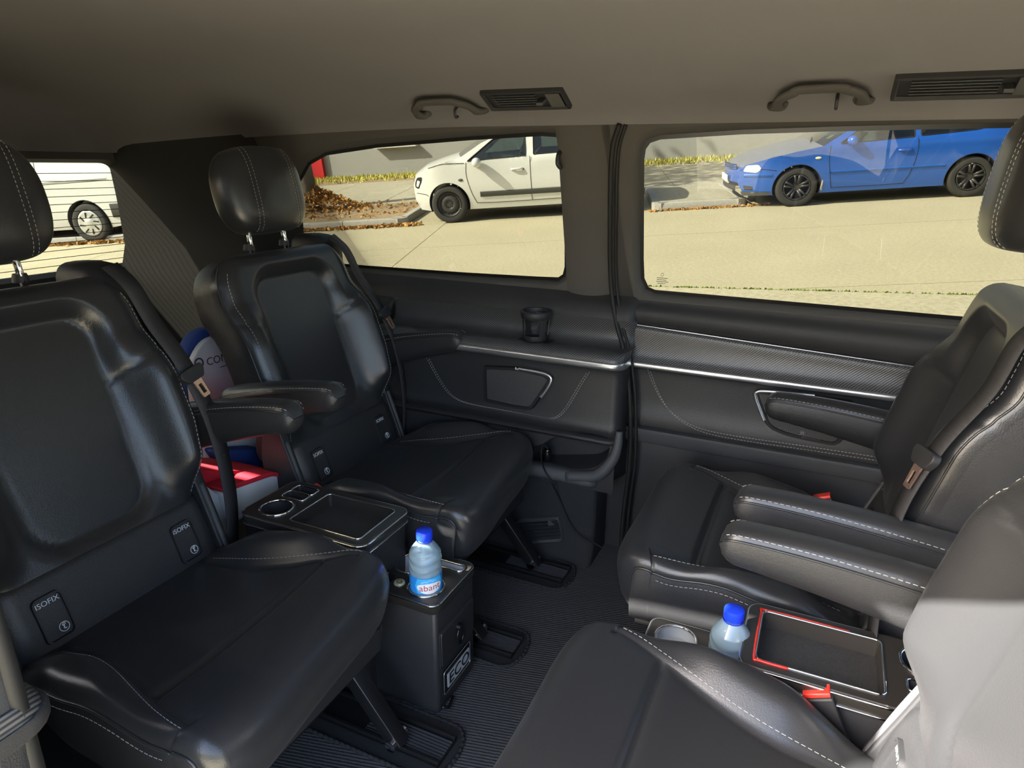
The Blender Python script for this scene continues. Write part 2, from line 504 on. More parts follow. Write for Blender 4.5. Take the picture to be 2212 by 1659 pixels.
def speaker(pts, Y, r, br, parent, label=None):
    P = [(p[0], p[2]) for p in (px(a, b, 1, Y) for a, b in pts)]
    out = roundpoly(P, r, 5); mid = grow(out, -.004); inn = grow(out, -.012); inn2 = grow(out, -.013)
    bz = MB().grid(np.stack([[(a, Y + .006, b) for a, b in out], [(a, Y - .006, b) for a, b in mid], [(a, Y - .006, b) for a, b in inn], [(a, Y - .002, b) for a, b in inn2]], 0), cv=True).build('speaker_bezel', RUBBER, parent, 50)
    MB().panel(inn2, [], .012, lambda a, b: (a, Y - .002, b)).build('speaker_grille', GRILLE, bz, 180)
    bp = catmull([px(a, b, 1, Y - .008) for a, b in br], 6)
    MB().ribbon(bp, (0, 0, 1) if False else np.cross(np.gradient(bp, axis=0), [0, 1, 0]), .009, .002).build('silver_bracket', SILVER, bz, 180)
    return bz
sd = speaker([(1622, 838), (1850, 866), (1815, 968), (1700, 944), (1655, 925)], 1.820, [.03, .02, .03, .02, .03], [(1760, 855), (1660, 846), (1634, 848), (1633, 862), (1645, 895), (1650, 908)], door)
text('speaker_lettering', 'Burmester', .011, PLASTIC_G, sd, frame(px(1752, 946, 1, 1.8145), (1, 0, 0), (0, 0, 1)), .0006)

# ---- lower part of the rear quarter wall: shelf, carbon, speaker, pocket, vent
def endpath(x0, x1, r=.04, tail=.06, n=14):
    P = [(x, 0.0) for x in np.linspace(x0, x1 - r, n)]
    for k in range(1, 6):
        a = math.radians(90 * k / 5)
        P.append((x1 - r + r * math.sin(a), r - r * math.cos(a)))
    P.append((x1, r + tail))
    return P
def quarter(parent, prof, name, matr, x0, x1, r=.04, tail=.05, my=None, zf=None):
    G = []
    for x, o in endpath(x0, x1, r, tail):
        row = []
        for y, z in prof:
            Y = min(y + o, 1.86)
            row.append((x, Y if my is None else my - Y, z if my is None else z - .03))
        G.append(row)
    return MB().grid(G).build(name, matr, parent, 60)
def build_quarter(parent, xe, my=None):
    s = lambda *a, **k: quarter(parent, *a, my=my, **k)
    s(catmull([(1.838, .80), (1.828, .79), (1.812, .775), (1.800, .755), (1.795, .737)], 4), 'shoulder_panel', TRIM, -2.44, xe, .03)
    s(catmull([(1.795, .738), (1.803, .715), (1.806, .695), (1.800, .675), (1.785, .664), (1.755, .662), (1.722, .664), (1.704, .660), (1.695, .650), (1.692, .640)], 4), 'carbon_shelf', CARBON, -1.255, xe, .035)
    s(catmull([(1.795, .738), (1.770, .72), (1.745, .69), (1.72, .665), (1.70, .64)], 4), 'side_trim', TRIM, -2.44, -1.25, .02, .0)
    s(catmull([(1.697, .641), (1.688, .640), (1.686, .631), (1.689, .622), (1.70, .620)], 3), 'silver_strip' if my is None else 'trim_strip', SILVER if my is None else TRIM, -1.10, xe + .002, .035)
    s(catmull([(1.70, .622), (1.706, .60), (1.708, .54), (1.706, .47), (1.702, .44), (1.706, .425), (1.712, .415)], 4), 'leather_panel', LEATHER_B, -2.44, xe - .002, .03)
    s([(1.712, .418), (1.694, .414), (1.690, .408), (1.694, .400), (1.712, .398)], 'pocket_ledge', PLASTIC, -2.44, xe - .004, .03)
build_quarter(wall, -.455)
xe2 = -.462
pk = [(1120, 1000), (1128, 965), (1170, 962), (1192, 945), (1262, 935), (1318, 948), (1316, 985), (1290, 1008), (1270, 1014), (1150, 1014)]
PK = roundpoly([(p[0], p[2]) for p in (px(a, b, 1, 1.70) for a, b in pk)], .02, 3)
YP = lambda z: 1.712 - .0 * z
MB().panel([(-2.44, .25), (xe2, .25), (xe2, .402), (-2.44, .402)], [PK], .05, lambda a, b: (a, YP(b) - .012, b)).build('pocket_panel', PLASTIC, wall, 60)
MB().grid(np.stack([[(a, YP(b) - .012, b) for a, b in PK], [(a, YP(b) - .004, b) for a, b in grow(PK, -.003)], [(a, 1.79, b + .004) for a, b in grow(PK, -.008)]], 0), cv=True).build('pocket_liner', PLASTIC, wall, 60)
MB().panel(grow(PK, -.006), [], .08, lambda a, b: (a, 1.79, b + .004)).build('pocket_liner', PLASTIC, wall, 60)
quarter(wall, catmull([(1.72, .300), (1.698, .304), (1.684, .300), (1.676, .285), (1.678, .268), (1.70, .258), (1.72, .258)], 4), 'pocket_lip', PLASTIC_G, -2.44, -.508, .03, .06)
lipp = catmull([px(1225, 1029, 1, 1.69), px(1278, 1029, 1, 1.692), px(1302, 1018, 1, 1.694), px(1325, 990, 1, 1.698), px(1335, 960, 1, 1.702), px(1338, 932, 1, 1.706)], 6)
MB().tube(lipp, np.concatenate([np.full(12, .0185), np.linspace(.0185, .010, len(lipp) - 12)]), 10).build('pocket_lip', PLASTIC_G, wall, 180)
MB().grid([[(xe2, 1.70, .41), (xe2, 1.85, .41)], [(xe2 + .001, 1.70, .32), (xe2, 1.85, .32)], [(xe2 - .046, 1.70, .26), (xe2, 1.85, .25)]]).build('pocket_panel', PLASTIC, wall, 60)
quarter(wall, catmull([(1.712, .262), (1.712, .15), (1.706, .06), (1.69, .02), (1.675, .0)], 4), 'felt_panel', FELT, -2.44, -.515, .02, .14)
# floor vent in the felt panel
vt = empty('air_vent'); vt.parent = wall
VP = [(p[0], p[2]) for p in (px(a, b, 1, 1.704) for a, b in ((1114, 1121), (1208, 1115), (1219, 1168), (1127, 1175)))]
vo_ = roundpoly(VP, .012, 4); vi_ = roundpoly(grow(VP, -.0125), .004, 3)
vy = 1.70
def ring(L, Y): return [(a, Y, b) for a, b in L]
def resample(L, n):
    P = np.array(list(L) + [L[0]]); d = np.concatenate([[0], np.cumsum(np.linalg.norm(np.diff(P, axis=0), axis=1))])
    t = np.linspace(0, d[-1], n, endpoint=False)
    return [(np.interp(q, d, P[:, 0]), np.interp(q, d, P[:, 1])) for q in t]
A_, B_ = resample(vo_, 48), resample(vi_, 48)
MB().grid(np.stack([ring(A_, vy + .012), ring(A_, vy - .003), ring([(a * .7 + c * .3, b * .7 + d * .3) for (a, b), (c, d) in zip(A_, B_)], vy - .006), ring(B_, vy - .002), ring(B_, vy + .02)], 0), cv=True).build('vent_frame', PLASTIC_G, vt, 50)
MB().panel(vi_, [], .05, lambda a, b: (a, vy + .012, b)).build('vent_back', FRIT, vt, 0)
q0, q1, q2, q3 = [np.array(p) for p in grow(VP, -.014)]
for k in range(5):
    t = (k + .5) / 5
    a, b = q0 + (q3 - q0) * t, q1 + (q2 - q1) * t
    MB().add([(a[0], vy - .001, a[1] + .004), (b[0], vy - .001, b[1] + .004), (b[0], vy + .012, b[1] - .004), (a[0], vy + .012, a[1] - .004), (a[0], vy - .003, a[1] + .002), (b[0], vy - .003, b[1] + .002), (b[0], vy + .010, b[1] - .006), (a[0], vy + .010, a[1] - .006)],
             [(0, 1, 2, 3), (7, 6, 5, 4), (0, 4, 5, 1), (2, 6, 7, 3), (0, 3, 7, 4), (1, 5, 6, 2)]).build('vent_slat', PLASTIC, vt, 0)
tp = [px(a, b, 1, 1.696) for a, b in ((1183, 1121), (1199, 1134), (1184, 1136))]
MB().prism([(0, 0), (1, 0), (0, 1)], 0, 1, lambda a, b, h: tuple(tp[0] + (tp[1] - tp[0]) * a + (tp[2] - tp[0]) * b + np.array([0, .006 * h, 0]))).build('vent_tab', PLASTIC_G, vt, 0)
# quarter wall speaker, stitches
sq = speaker([(1043, 788), (1120, 791), (1180, 805), (1195, 820), (1150, 888), (1122, 885), (1045, 868)], 1.7035, [.012, .03, .02, .015, .02, .03, .016], [(1120, 797), (1160, 804), (1183, 811), (1190, 822), (1180, 842), (1168, 858)], wall)
text('speaker_lettering', 'Burmester', .010, WHITE_PRINT, sq, frame(px(1127, 799, 1, 1.6945), (1, 0, -.08), (.08, 0, 1)), .0006)
sl = [(921, 772), (940, 808), (962, 842), (985, 862), (1020, 874), (1090, 887), (1160, 900), (1192, 905), (1212, 897), (1230, 875), (1252, 838), (1274, 802)]
sc_ = wline(sl, 1.7035)
cen = sc_.mean(0)
for k in (0, 1):
    MB().dashes(sc_ + k * np.stack([np.zeros(len(sc_)), np.zeros(len(sc_)), np.zeros(len(sc_))], 1) + (0 if k == 0 else 1) * (cen - sc_) * .035, .0052, .0032, .0014).build('stitching', THREAD, wall, 0)

# ---- rear wall with the heated window
RW = empty('wall_rear'); struct(RW, 'dark tailgate wall with the heated rear window')
def XR(z): return -2.385 + .06 * (z - .75) if z > .75 else -2.385
rh = [(p[1], p[2]) for p in (px(a, b, 0, -2.44) for a, b in ((262, 396), (285, 545), (289, 566), (283, 582), (240, 357), (252, 370)))]
yr_t, yr_b = rh[0][0], rh[1][0]
RH = roundpoly([(.40, .768), (1.742, .768), (1.722, 1.152), (.46, 1.152)], [.08, .03, .06, .08], 6)
MB().panel([(.26, .0), (1.86, .0), (1.86, .8), (1.74, 1.25), (.40, 1.25), (.26, .8)], [RH], .12, lambda a, b: (XR(b), a, b)).build('tailgate_panel', PILLAR, RW, 60)
MB().grid(np.stack([[(XR(b), a, b) for a, b in RH], [(XR(b) - .04, a, b) for a, b in grow(RH, -.012)]], 0), cv=True).build('window_reveal', RUBBER, RW, 60)
gp = MB().panel(grow(RH, -.010), [], .3, lambda a, b: (XR(b) - .035, a, b)).build('glass_pane', tinted('rear_glass', (.118, .124, .107), .02), RW, 0)
for k in range(13):
    z = .80 + k * .0255
    MB().tube([(XR(z) - .033, y, z) for y in np.linspace(.47, 1.72, 8)], .0011, 4).build('heater_wire', FRIT, gp, 0)
# D-pillar cover and outer side skin
G = []
for z in np.linspace(0, 1.235, 14):
    yb = float(np.interp(z, [0, .74, .82, 1.0, 1.24], [1.672, 1.672, 1.715, 1.712, 1.695]))
    G.append([(-2.40 + .78 * t, yb + (.0 if t < .85 else .10 * (t - .85) / .15), z) for t in (0, .2, .4, .6, .75, .85, .93, 1.0)])
MB().grid(G).build('corner_pillar', mat('dark_pillar_cover', (.040, .038, .036), .9, spec=.15, bump=(1300, .25)), RW, 80)
mb = MB().grid([[(x, 1.862, 0), (x, 1.866, .45), (x, 1.862, .79)] for x in (-2.47, 1.35)]).grid([[(x, .135, 0), (x, .131, .45), (x, .135, .80)] for x in (-2.47, -.68)])
struct(mb.build('trim_5', PILLAR), 'outer side skin of the van behind the trim')
# ---- near side: quarter wall behind the open door, sill, front pillar
NW = empty('wall_near'); struct(NW, 'trimmed rear quarter wall on the open door side')
MY = 2.005
XN = -.665
def nY(z): return MY - YW(z)
QN = roundpoly([(-1.75, .83), (-.92, .83), (-.92, 1.21), (-1.65, 1.17)], .05, 4)
MB().panel([(-2.46, .77), (XN - .03, .77), (XN - .06, 1.262), (-2.46, 1.20)], [QN], .08, lambda a, b: (a, nY(b), b)).build('upper_panel', PILLAR, NW, 60)
MB().panel(grow(QN, .01), [], .3, lambda a, b: (a, nY(b) - .03, b)).build('glass_pane', GLASS2, NW, 0)
build_quarter(NW, XN, MY)
quarter(NW, catmull([(1.712, .402), (1.712, .15), (1.706, .06), (1.69, .02), (1.675, .0)], 4), 'felt_panel', FELT, -2.44, XN - .02, .02, .12, my=MY)
# door jamb of the C-pillar, sill and roof rail
G = []
for z in np.linspace(.0, 1.30, 14):
    y0 = nY(z) + .035 if z > .8 else .285
    dx = -.03 * max(0, (z - .77)) / .5
    G.append([(XN - .055 + dx, y0 + .012, z), (XN - .02 + dx, y0 + .006, z), (XN - .004 + dx, y0 - .012, z), (XN + dx, y0 - .05, z), (XN + .006 + dx, y0 - .11, z), (XN - .03 + dx, y0 - .16, z), (XN - .25, y0 - .175, z)])
MB().grid(G).build('door_jamb', PLASTIC_G, NW, 60)
MB().tube([(XN - .012 - .03 * max(0, (z - .77)) / .5, (nY(z) + .033 if z > .8 else .283), z) for z in np.linspace(.02, 1.27, 20)], .011, 8).build('door_seal', RUBBER, NW, 180)
mb = MB(); mb.box((-.05, .135, -.055), (1.24, .09, .09)); struct(mb.build('trim_1', PLASTIC, None, 40, .01), 'black door sill step')
mb = MB()
mb.grid([[(x, y, z) for y, z in ((.20, 1.345), (.255, 1.305), (.285, 1.285), (.30, 1.29), (.30, 1.33))] for x in np.linspace(-.72, 1.5, 8)])
struct(mb.build('trim_2', PILLAR, None, 60), 'roof rail above the open doorway')
mb = MB(); mb.box((.72, .20, .62), (.14, .12, 1.32)); struct(mb.build('trim_3', PILLAR, None, 40, .03), 'pillar at the front of the doorway')
mb = MB()
mb.grid([[(x, .24, 0), (x, .24, .78)] for x in (.79, 1.5)])
mb.grid([[(1.5, y, 0), (1.5, y, .75)] for y in (.2, 1.86)])
struct(mb.build('wall_front', PILLAR), 'lower wall towards the driver cabin')
# exterior roof skin keeps the sun out
mb = MB().grid([[(-2.44, y, z) for y, z in ((.18, zz), (1.0, zz + .1), (1.82, zz))] for zz in (1.20, 1.37)])
mb.grid([[(x, y, z) for y, z in ((.18, 1.34), (.35, 1.42), (.7, 1.46), (1.0, 1.47), (1.35, 1.46), (1.62, 1.40), (1.80, 1.29))] for x in (-2.5, 1.5)])
struct(mb.build('trim_4', PILLAR, None, 60), 'outer roof skin of the van')
# etched stamp in the lower corner of the door glass
GREYP = mat('grey_etching', (.10, .10, .09), .6)
stp = onwall(1430, 607, lambda z: YW(z) + .027)
m = MB()
for k, w_ in enumerate((.030, .026, .034, .022)):
    m.box((stp[0] - .002 * (k % 2), stp[1] + .0012 * k, stp[2] + .008 - .0052 * k), (w_, .0006, .0016))
m.tube([(stp[0] + .004 * math.cos(t), stp[1] - .003, stp[2] + .018 + .004 * math.sin(t)) for t in np.linspace(0, 6.28, 14)], .0005, 4)
m.build('glass_stamp', GREYP, dp, 0)
# ------------------------------------------------------------------ the seats
def split_grid(P, cls, names, parent, matr, smooth=180, flip=False):
    """one grid surface cut into separate parts by a per-cell class"""
    P = np.asarray(P); n, m = P.shape[:2]
    NR = np.cross(np.gradient(P, axis=0), np.gradient(P, axis=1)); NR /= np.linalg.norm(NR, axis=2)[..., None] + 1e-12
    if flip: NR = -NR
    out = {}
    for c in sorted(set(cls.flatten().tolist())):
        idx, V, F, NN = {}, [], [], []
        for i in range(n - 1):
            for j in range(m - 1):
                if cls[i, j] != c: continue
                q = []
                for a, b in ((i, j), (i + 1, j), (i + 1, j + 1), (i, j + 1)):
                    if (a, b) not in idx:
                        idx[(a, b)] = len(V); V.append(tuple(P[a, b])); NN.append(tuple(NR[a, b]))
                    q.append(idx[(a, b)])
                F.append(tuple(q[::-1] if flip else q))
        mb = MB(); mb.v, mb.f = V, F
        out[c] = mb.build(names[c], matr[c] if isinstance(matr, dict) else matr, parent, smooth, recalc=False)
        out[c].data.normals_split_custom_set_from_vertices(NN)
    return out
def seat(loc, rz, label, depth=.50, recline=20.0, arms=(1, -1), arm_pitch=7.0, arm_z=.615, arm_len=.215, head=(0, 0), skew=0.0, buckle=True, group='leather armchairs of the van'):
    t_ = empty('van_seat', loc, rz, label, 'seat', group)
    # ---- cushion: a sheet swept over the top, round the front nose and down the front face
    kx = depth / .50
    path = catmull([(-.03, .318), (.03, .330), (.12, .344), (.24, .366), (.34, .388), (.42, .406), (.465, .408), (.495, .395), (.510, .365), (.507, .325), (.495, .285), (.470, .262), (.42, .255)], 16)
    path[:, 0] *= np.where(path[:, 0] > 0, kx, 1)
    T = np.gradient(path, axis=0); T /= np.linalg.norm(T, axis=1)[:, None]
    N = np.stack([-T[:, 1], T[:, 0]], 1)
    L = np.concatenate([[0], np.cumsum(np.linalg.norm(np.diff(path, axis=0), axis=1))])
    NC, NB = 17, 17
    nv = 2 * (NC + NB) + 1
    G = np.zeros((len(path), nv, 3)); cls = np.zeros((len(path) - 1, nv - 1), int)
    itop = int(np.argmax(path[:, 0] > .44 * kx))
    edgeL, seamI, seamO = [], {1: [], -1: []}, {1: [], -1: []}
    for i, (x, z) in enumerate(path):
        xn = x / kx
        top = i <= itop
        W = .225 + .03 * float(sstep(-.02, .22, xn)) - .012 * float(sstep(L[itop] - .06, L[-1], L[i]))
        b = .046 * float(sstep(.0, .16, xn)) * float(1 - sstep(.25, .44, xn)) if top else 0.0
        ys = .150 + .075 * float(sstep(.12, .46, xn))            # inner seam of the bolster
        yo = W - .018
        for j in range(nv):
            k = j - (NC + NB); ak = abs(k)
            ay = ys * ak / NC if ak <= NC else ys + (W - ys) * (1 - (1 - (ak - NC) / NB) ** 1.6)
            y = math.copysign(ay, k)
            h = b * float(sstep(ys - .01, ys + .055, ay))
            h += -.006 * math.cos(min(1, ay / .2) * math.pi / 2) * float(sstep(.0, .2, xn))
            h -= .0055 * math.exp(-((ay - ys) / .006) ** 2) * (1 if top and xn > .03 else 0)
            if top and ay < ys: h -= .010 * math.exp(-((xn - .335) / .007) ** 2)
            if top: h -= .004 * math.exp(-((xn - .440) / .006) ** 2) * float(sstep(ys - .02, ys + .02, ay))
            r = .030 - .006 * float(sstep(L[itop] - .05, L[itop] + .05, L[i]))
            s = W - ay
            if s < r: h -= r * (1 - math.sqrt(max(0, 1 - (1 - s / r) ** 2)))
            fx_ = float(sstep(.25, .47, xn)) if top else 1.0
            pl_ = (-.030 * (ay / W) ** 5 - skew * y / W) * fx_
            G[i, j] = (x + N[i, 0] * h + pl_, y, z + N[i, 1] * h)
        for sg in (1, -1):
            if top and .05 < xn < .445:
                for arr, yy in ((seamI, ys + .012), (seamO, W - .012)):
                    hh = b * float(sstep(ys - .01, ys + .055, yy)) + .0008
                    s = W - yy
                    if s < .03: hh -= .03 * (1 - math.sqrt(max(0, 1 - (1 - s / .03) ** 2)))
                    arr[sg].append((x + N[i, 0] * hh + (-.030 * (yy / W) ** 5 - skew * sg * yy / W) * float(sstep(.25, .47, xn)), sg * yy, z + N[i, 1] * hh))
    for i in range(len(path) - 1):
        xn = path[i, 0] / kx
        for j in range(nv - 1):
            yc = .5 * (G[i, j, 1] + G[i, j + 1, 1])
            ys = .150 + .075 * float(sstep(.12, .46, xn))
            if i < itop and (j < NB or j >= NB + 2 * NC): cls[i, j] = 2 if yc > 0 else 3
            elif i < itop and xn < .335: cls[i, j] = 0
            else: cls[i, j] = 1
    split_grid(G, cls, {0: 'seat_cushion', 1: 'front_cushion', 2: 'cushion_bolster', 3: 'cushion_bolster'}, t_, LEATHER, 180, True)
    for sg, j in ((-1, 0), (1, nv - 1)):
        E = G[:, j]
        base = np.stack([np.clip(E[:, 0], -.03, .475 * kx), E[:, 1] * .985, .255 + .03 * (1 - np.clip(E[:, 0] / (.48 * kx), 0, 1))], 1)
        grid = [E + (base - E) * k / 5 + np.array([0, sg * .008 * math.sin(math.pi * k / 5), 0]) for k in range(6)]
        MB().grid(grid, flip=sg > 0).build('cushion_side', LEATHER_B, t_, 180)
        MB().tube(E[8:itop + 42] + np.array([0, sg * .001, -.001]), .0028, 6).build('piping', LEATHER, t_, 180)
        e2 = E[16:itop - 3] + np.array([0, sg * .0065, -.012])
        MB().dashes(e2, .006, .0035, .0013).build('stitching', THREAD, t_, 0)
        MB().dashes(seamI[sg], .006, .0035, .0012).build('stitching', THREAD, t_, 0)
    # seat pan and plinth below the cushion
    pan = MB()
    pan.grid([[(x * kx, y, z) for y, z in ((-.215, .262 + dz), (-.205, .215), (0, .205), (.205, .215), (.215, .262 + dz))] for x, dz in ((-.02, .03), (.12, .02), (.3, .01), (.45, .0))])
    pan.grid([[(.45 * kx, y, z) for y in (-.205, 0, .205)] for z in (.262, .21)])
    pan.build('seat_pan', PLASTIC, t_, 50)
    for sg in (1, -1):
        MB().prism([(-.02, .24), (.40 * kx, .235), (.36 * kx, .20), (.24 * kx, .155), (.18 * kx, .02), (-.08, .02), (-.10, .16)], sg * .168, sg * .186, lambda a, b, h: (a, h, b)).build('side_frame', METAL_BLK, t_, 40, .003)
        MB().prism([(.33 * kx, .215), (.37 * kx, .215), (.52 * kx, .025), (.485 * kx, .02)], sg * .160, sg * .195, lambda a, b, h: (a, h, b)).build('front_strut', METAL_BLK, t_, 40, .003)
        MB().tube([(.50 * kx, sg * .15, .03), (.50 * kx, sg * .20, .03)], .012, 10).build('bolt', CHROME, t_, 60)
    MB().tube([(.28 * kx, -.2, .175), (.28 * kx, .2, .175)], .012, 10).build('cross_tube', METAL_BLK, t_, 60)
    # ---- backrest
    a = math.radians(recline)
    ux, uz, fx, fz = -math.sin(a), math.cos(a), math.cos(a), math.sin(a)
    B0 = (-.012, .372)
    def bp(y, tt, d): return (B0[0] + ux * tt + fx * d, y, B0[1] + uz * tt + fz * d)
    H = .588
    ts = np.concatenate([np.linspace(.06, .50, 52), np.linspace(.507, H, 20)])
    nv = 75
    vv = np.linspace(-1, 1, nv)
    def wid(tt):
        w = float(np.interp(tt, [0, .06, .14, .24, .34, .44, .52, .605], [.205, .212, .236, .256, .257, .250, .243, .236]))
        rr = .085
        if tt > H - rr: w = w - rr + math.sqrt(max(rr * rr - (tt - H + rr) ** 2, 1e-6))
        return w
    def rr_sd(y, tt, hw, t0, t1, r):
        qx, qy = abs(y) - hw + r, abs(tt - (t0 + t1) / 2) - (t1 - t0) / 2 + r
        return min(max(qx, qy), 0) + math.hypot(max(qx, 0), max(qy, 0)) - r
    def depth_at(y, tt, w):
        ay = abs(y)
        hw = .130 - .016 * float(sstep(.42, .12, tt) if tt < .42 else 0)
        hw = .112 + .020 * float(np.clip((tt - .1) / .35, 0, 1))
        sd = rr_sd(y, tt, hw, .105, .515, .055)
        d = (.012 + .020 * float(sstep(.34, .44, tt))) * float(sstep(-.012, .035, sd))
        d -= .003 * math.exp(-(sd / .006) ** 2)
        bt = float(sstep(.07, .17, tt)) * float(1 - sstep(.34, .47, tt))
        d += .060 * bt * float(sstep(.135, .215, ay))
        line = .395 + .35 * (ay - .2)                             # seam between wing and upper rim
        if ay > hw: d -= .004 * math.exp(-((tt - line) / .005) ** 2)
        R = .050
        s = min(w - ay, (H - tt) * 1.1)
        if s < R: d -= R * (1 - math.sqrt(max(0, 1 - (1 - s / R) ** 2)))
        return d, sd
    G = np.zeros((len(ts), nv, 3)); cls = np.zeros((len(ts) - 1, nv - 1), int)
    for i, tt in enumerate(ts):
        w = wid(tt)
        for j, v in enumerate(vv):
            y = w * math.sin(v * math.pi / 2 * .92) / math.sin(math.pi / 2 * .92)
            d, sd = depth_at(y, tt, w)
            G[i, j] = bp(y, tt, d)
            if i < len(ts) - 1 and j < nv - 1:
                if sd < 0: cls[i, j] = 1
                elif .075 < tt < .395 + .35 * (abs(y) - .2) and abs(y) > .118: cls[i, j] = 2 if y > 0 else 3
    split_grid(G, cls, {0: 'backrest', 1: 'backrest_panel', 2: 'side_bolster', 3: 'side_bolster'}, t_, LEATHER, 180)
    # sides and rear shell
    bound = np.concatenate([G[:, 0], G[-1, 1:-1], G[::-1, -1]])
    back = np.array(fx), np.array(fz)
    c = bound.mean(0)
    loops = []
    for k, (dd, sc) in enumerate(((0, 1), (-.02, 1.006), (-.05, 1.0), (-.075, .975), (-.088, .94))):
        q = bound.copy()
        q[:, 1] = q[:, 1] * sc
        q[:, 0] += fx * dd; q[:, 2] += fz * dd
        if sc < 1: q[:, 0] += ux * -.01 * (1 - sc) * 10; q[:, 2] += uz * -.01 * (1 - sc) * 10
        loops.append(q)
    MB().grid(loops[:4]).build('backrest_side', LEATHER_B, t_, 180)
    m2 = MB().grid(loops[3:])
    nb = len(bound)
    inner = loops[4]
    nrow = len(ts)
    left, right = inner[:nrow], inner[::-1][:nrow]
    m2.grid([left + (right - left) * k / 6 for k in range(7)])
    m2.build('rear_shell', PLASTIC, t_, 60)
    # stitches along the wings and the outer rim
    for sg in (1, -1):
        line = []
        for tt in np.linspace(.09, .545, 60):
            w = wid(tt); y = sg * (w - .020)
            d, _ = depth_at(y, tt, w); line.append(bp(y, tt, d + .0012))
        MB().dashes(line, .006, .0035, .0014).build('stitching', THREAD, t_, 0)
        line = [bp(sg * (wid(tt) - .004), tt, depth_at(sg * (wid(tt) - .004), tt, wid(tt))[0] + .001) for tt in np.linspace(.09, .56, 50)]
        MB().tube(line, .0022, 6).build('piping', LEATHER, t_, 180)
    # lower flap with the child-seat anchor pockets
    G = []
    for tt in np.linspace(-.085, .085, 18):
        row = []
        for v in np.linspace(-1, 1, 31):
            y = v * .208
            e = min(1, (1 - abs(v)) / .06)
            d = .014 + .006 * math.sin(math.pi * (tt + .085) / .17) - .012 * (1 - e) ** 2
            e2 = min(1, (.085 - tt) / .016); d -= .014 * (1 - e2) ** 2
            row.append(bp(y, tt, d))
        G.append(row)
    MB().grid(G).build('lower_flap', LEATHER_B, t_, 180)
    for yy in (-.14, .14):
        o = Vector(bp(yy, .0, .022)); R4 = frame(o, (0, 1, 0), (ux, 0, uz))
        R4i = np.array(R4)
        fn = lambda p, q, h: tuple((R4i @ np.array([p, q, h, 1]))[:3])
        outl = rrect(-.027, .027, -.044, .044, .012, 5); inn = rrect(-.023, .023, -.040, .040, .010, 5); i2 = rrect(-.021, .021, -.036, .020, .008, 5)
        pk_ = MB().grid(np.stack([[fn(p, q, -.006) for p, q in outl], [fn(p, q, .003) for p, q in grow(outl, -.001)], [fn(p, q, .003) for p, q in inn], [fn(p, q, -.004) for p, q in inn]], 0), cv=True).build('anchor_pocket', PLASTIC, t_, 50)
        MB().panel(inn, [i2], .03, lambda p, q: fn(p, q, -.0035)).build('pocket_face', GLOSSBLK, pk_, 0)
        MB().grid(np.stack([[fn(p, q, -.0035) for p, q in i2], [fn(p, q, -.016) for p, q in i2]], 0), cv=True).build('pocket_wall', GLOSSBLK, pk_, 60)
        MB().panel(i2, [], .05, lambda p, q: fn(p, q, -.0075 if False else -.014)).build('pocket_floor', GLOSSBLK, pk_, 0)
        text('anchor_lettering', 'ISOFIX', .0135, WHITE_PRINT, pk_, R4 @ Matrix.Translation((0, .029, -.002)), .0003, sx=1.05)
        cc = [fn(.009 + .0085 * math.cos(q), -.024 + .0085 * math.sin(q), -.001) for q in np.linspace(0, 2 * math.pi, 20, endpoint=False)]
        MB().tube(cc, .0008, 5, closed=True).build('anchor_symbol', WHITE_PRINT, pk_, 180)
        MB().tube([fn(p, q, -.001) for p, q in catmull([(.006, -.020), (.009, -.022), (.008, -.027), (.012, -.028)], 4)], .0012, 5).tube([fn(.010 + .002 * math.cos(q), -.019 + .002 * math.sin(q), -.001) for q in np.linspace(0, 6.28, 9)], .0009, 5).build('anchor_symbol', WHITE_PRINT, pk_, 180)
    # recliner covers at the foot of the backrest, with a slot
    for sg in (1, -1):
        rc = MB().prism(roundpoly([(-.085, .20), (.03, .20), (.035, .30), (-.01, .42), (-.055, .545), (-.085, .545), (-.11, .42)], .02, 4), sg * .210, sg * .236, lambda p, q, h: (p, h, q)).build('recliner_cover', PLASTIC, t_, 40, .004)
        MB().tube(catmull([(.028, sg * .224, .30), (-.004, sg * .224, .40), (-.030, sg * .224, .47)], 5), .007, 8).build('cover_rib', PLASTIC_G, rc, 180)
    # headrest
    hc_t, hw, hh, hd = .742, .142, .112, .056
    th = math.radians(recline - 8)
    hx, hz = B0[0] + ux * hc_t + fx * .012 + head[0], B0[1] + uz * hc_t + fz * .012 + head[1]
    tx, tz = -math.sin(th), math.cos(th)
    gx, gz = math.cos(th), math.sin(th)
    G = []; cls_h = []
    nu, nw = 41, 56
    for i in range(nu):
        ph = -math.pi / 2 + math.pi * i / (nu - 1)
        row = []
        for j in range(nw):
            q = 2 * math.pi * j / nw
            se = lambda c, e: math.copysign(abs(c) ** e, c)
            yv = se(math.sin(q), .62) * abs(math.cos(ph)) ** .45 * hw
            dv = se(math.cos(q), .75) * abs(math.cos(ph)) ** .45 * hd
            zv = se(math.sin(ph), .72) * hh
            yv *= 1 - .10 * max(0, zv / hh) ** 2 - .06 * max(0, -zv / hh) ** 2
            dv += .012 * (1 - (yv / hw) ** 2) * (1 if dv > 0 else 0)
            for s2 in (-.072, .072): dv -= .0035 * math.exp(-((yv - s2) / .0035) ** 2) * (1 if dv > 0 else -1) * (1 if abs(ph) < 1.45 else 0)
            row.append((hx + tx * zv + gx * dv, yv, hz + tz * zv + gz * dv))
        G.append(row)
    hr = MB().grid(G, cv=True).build('headrest', LEATHER, t_, 180)
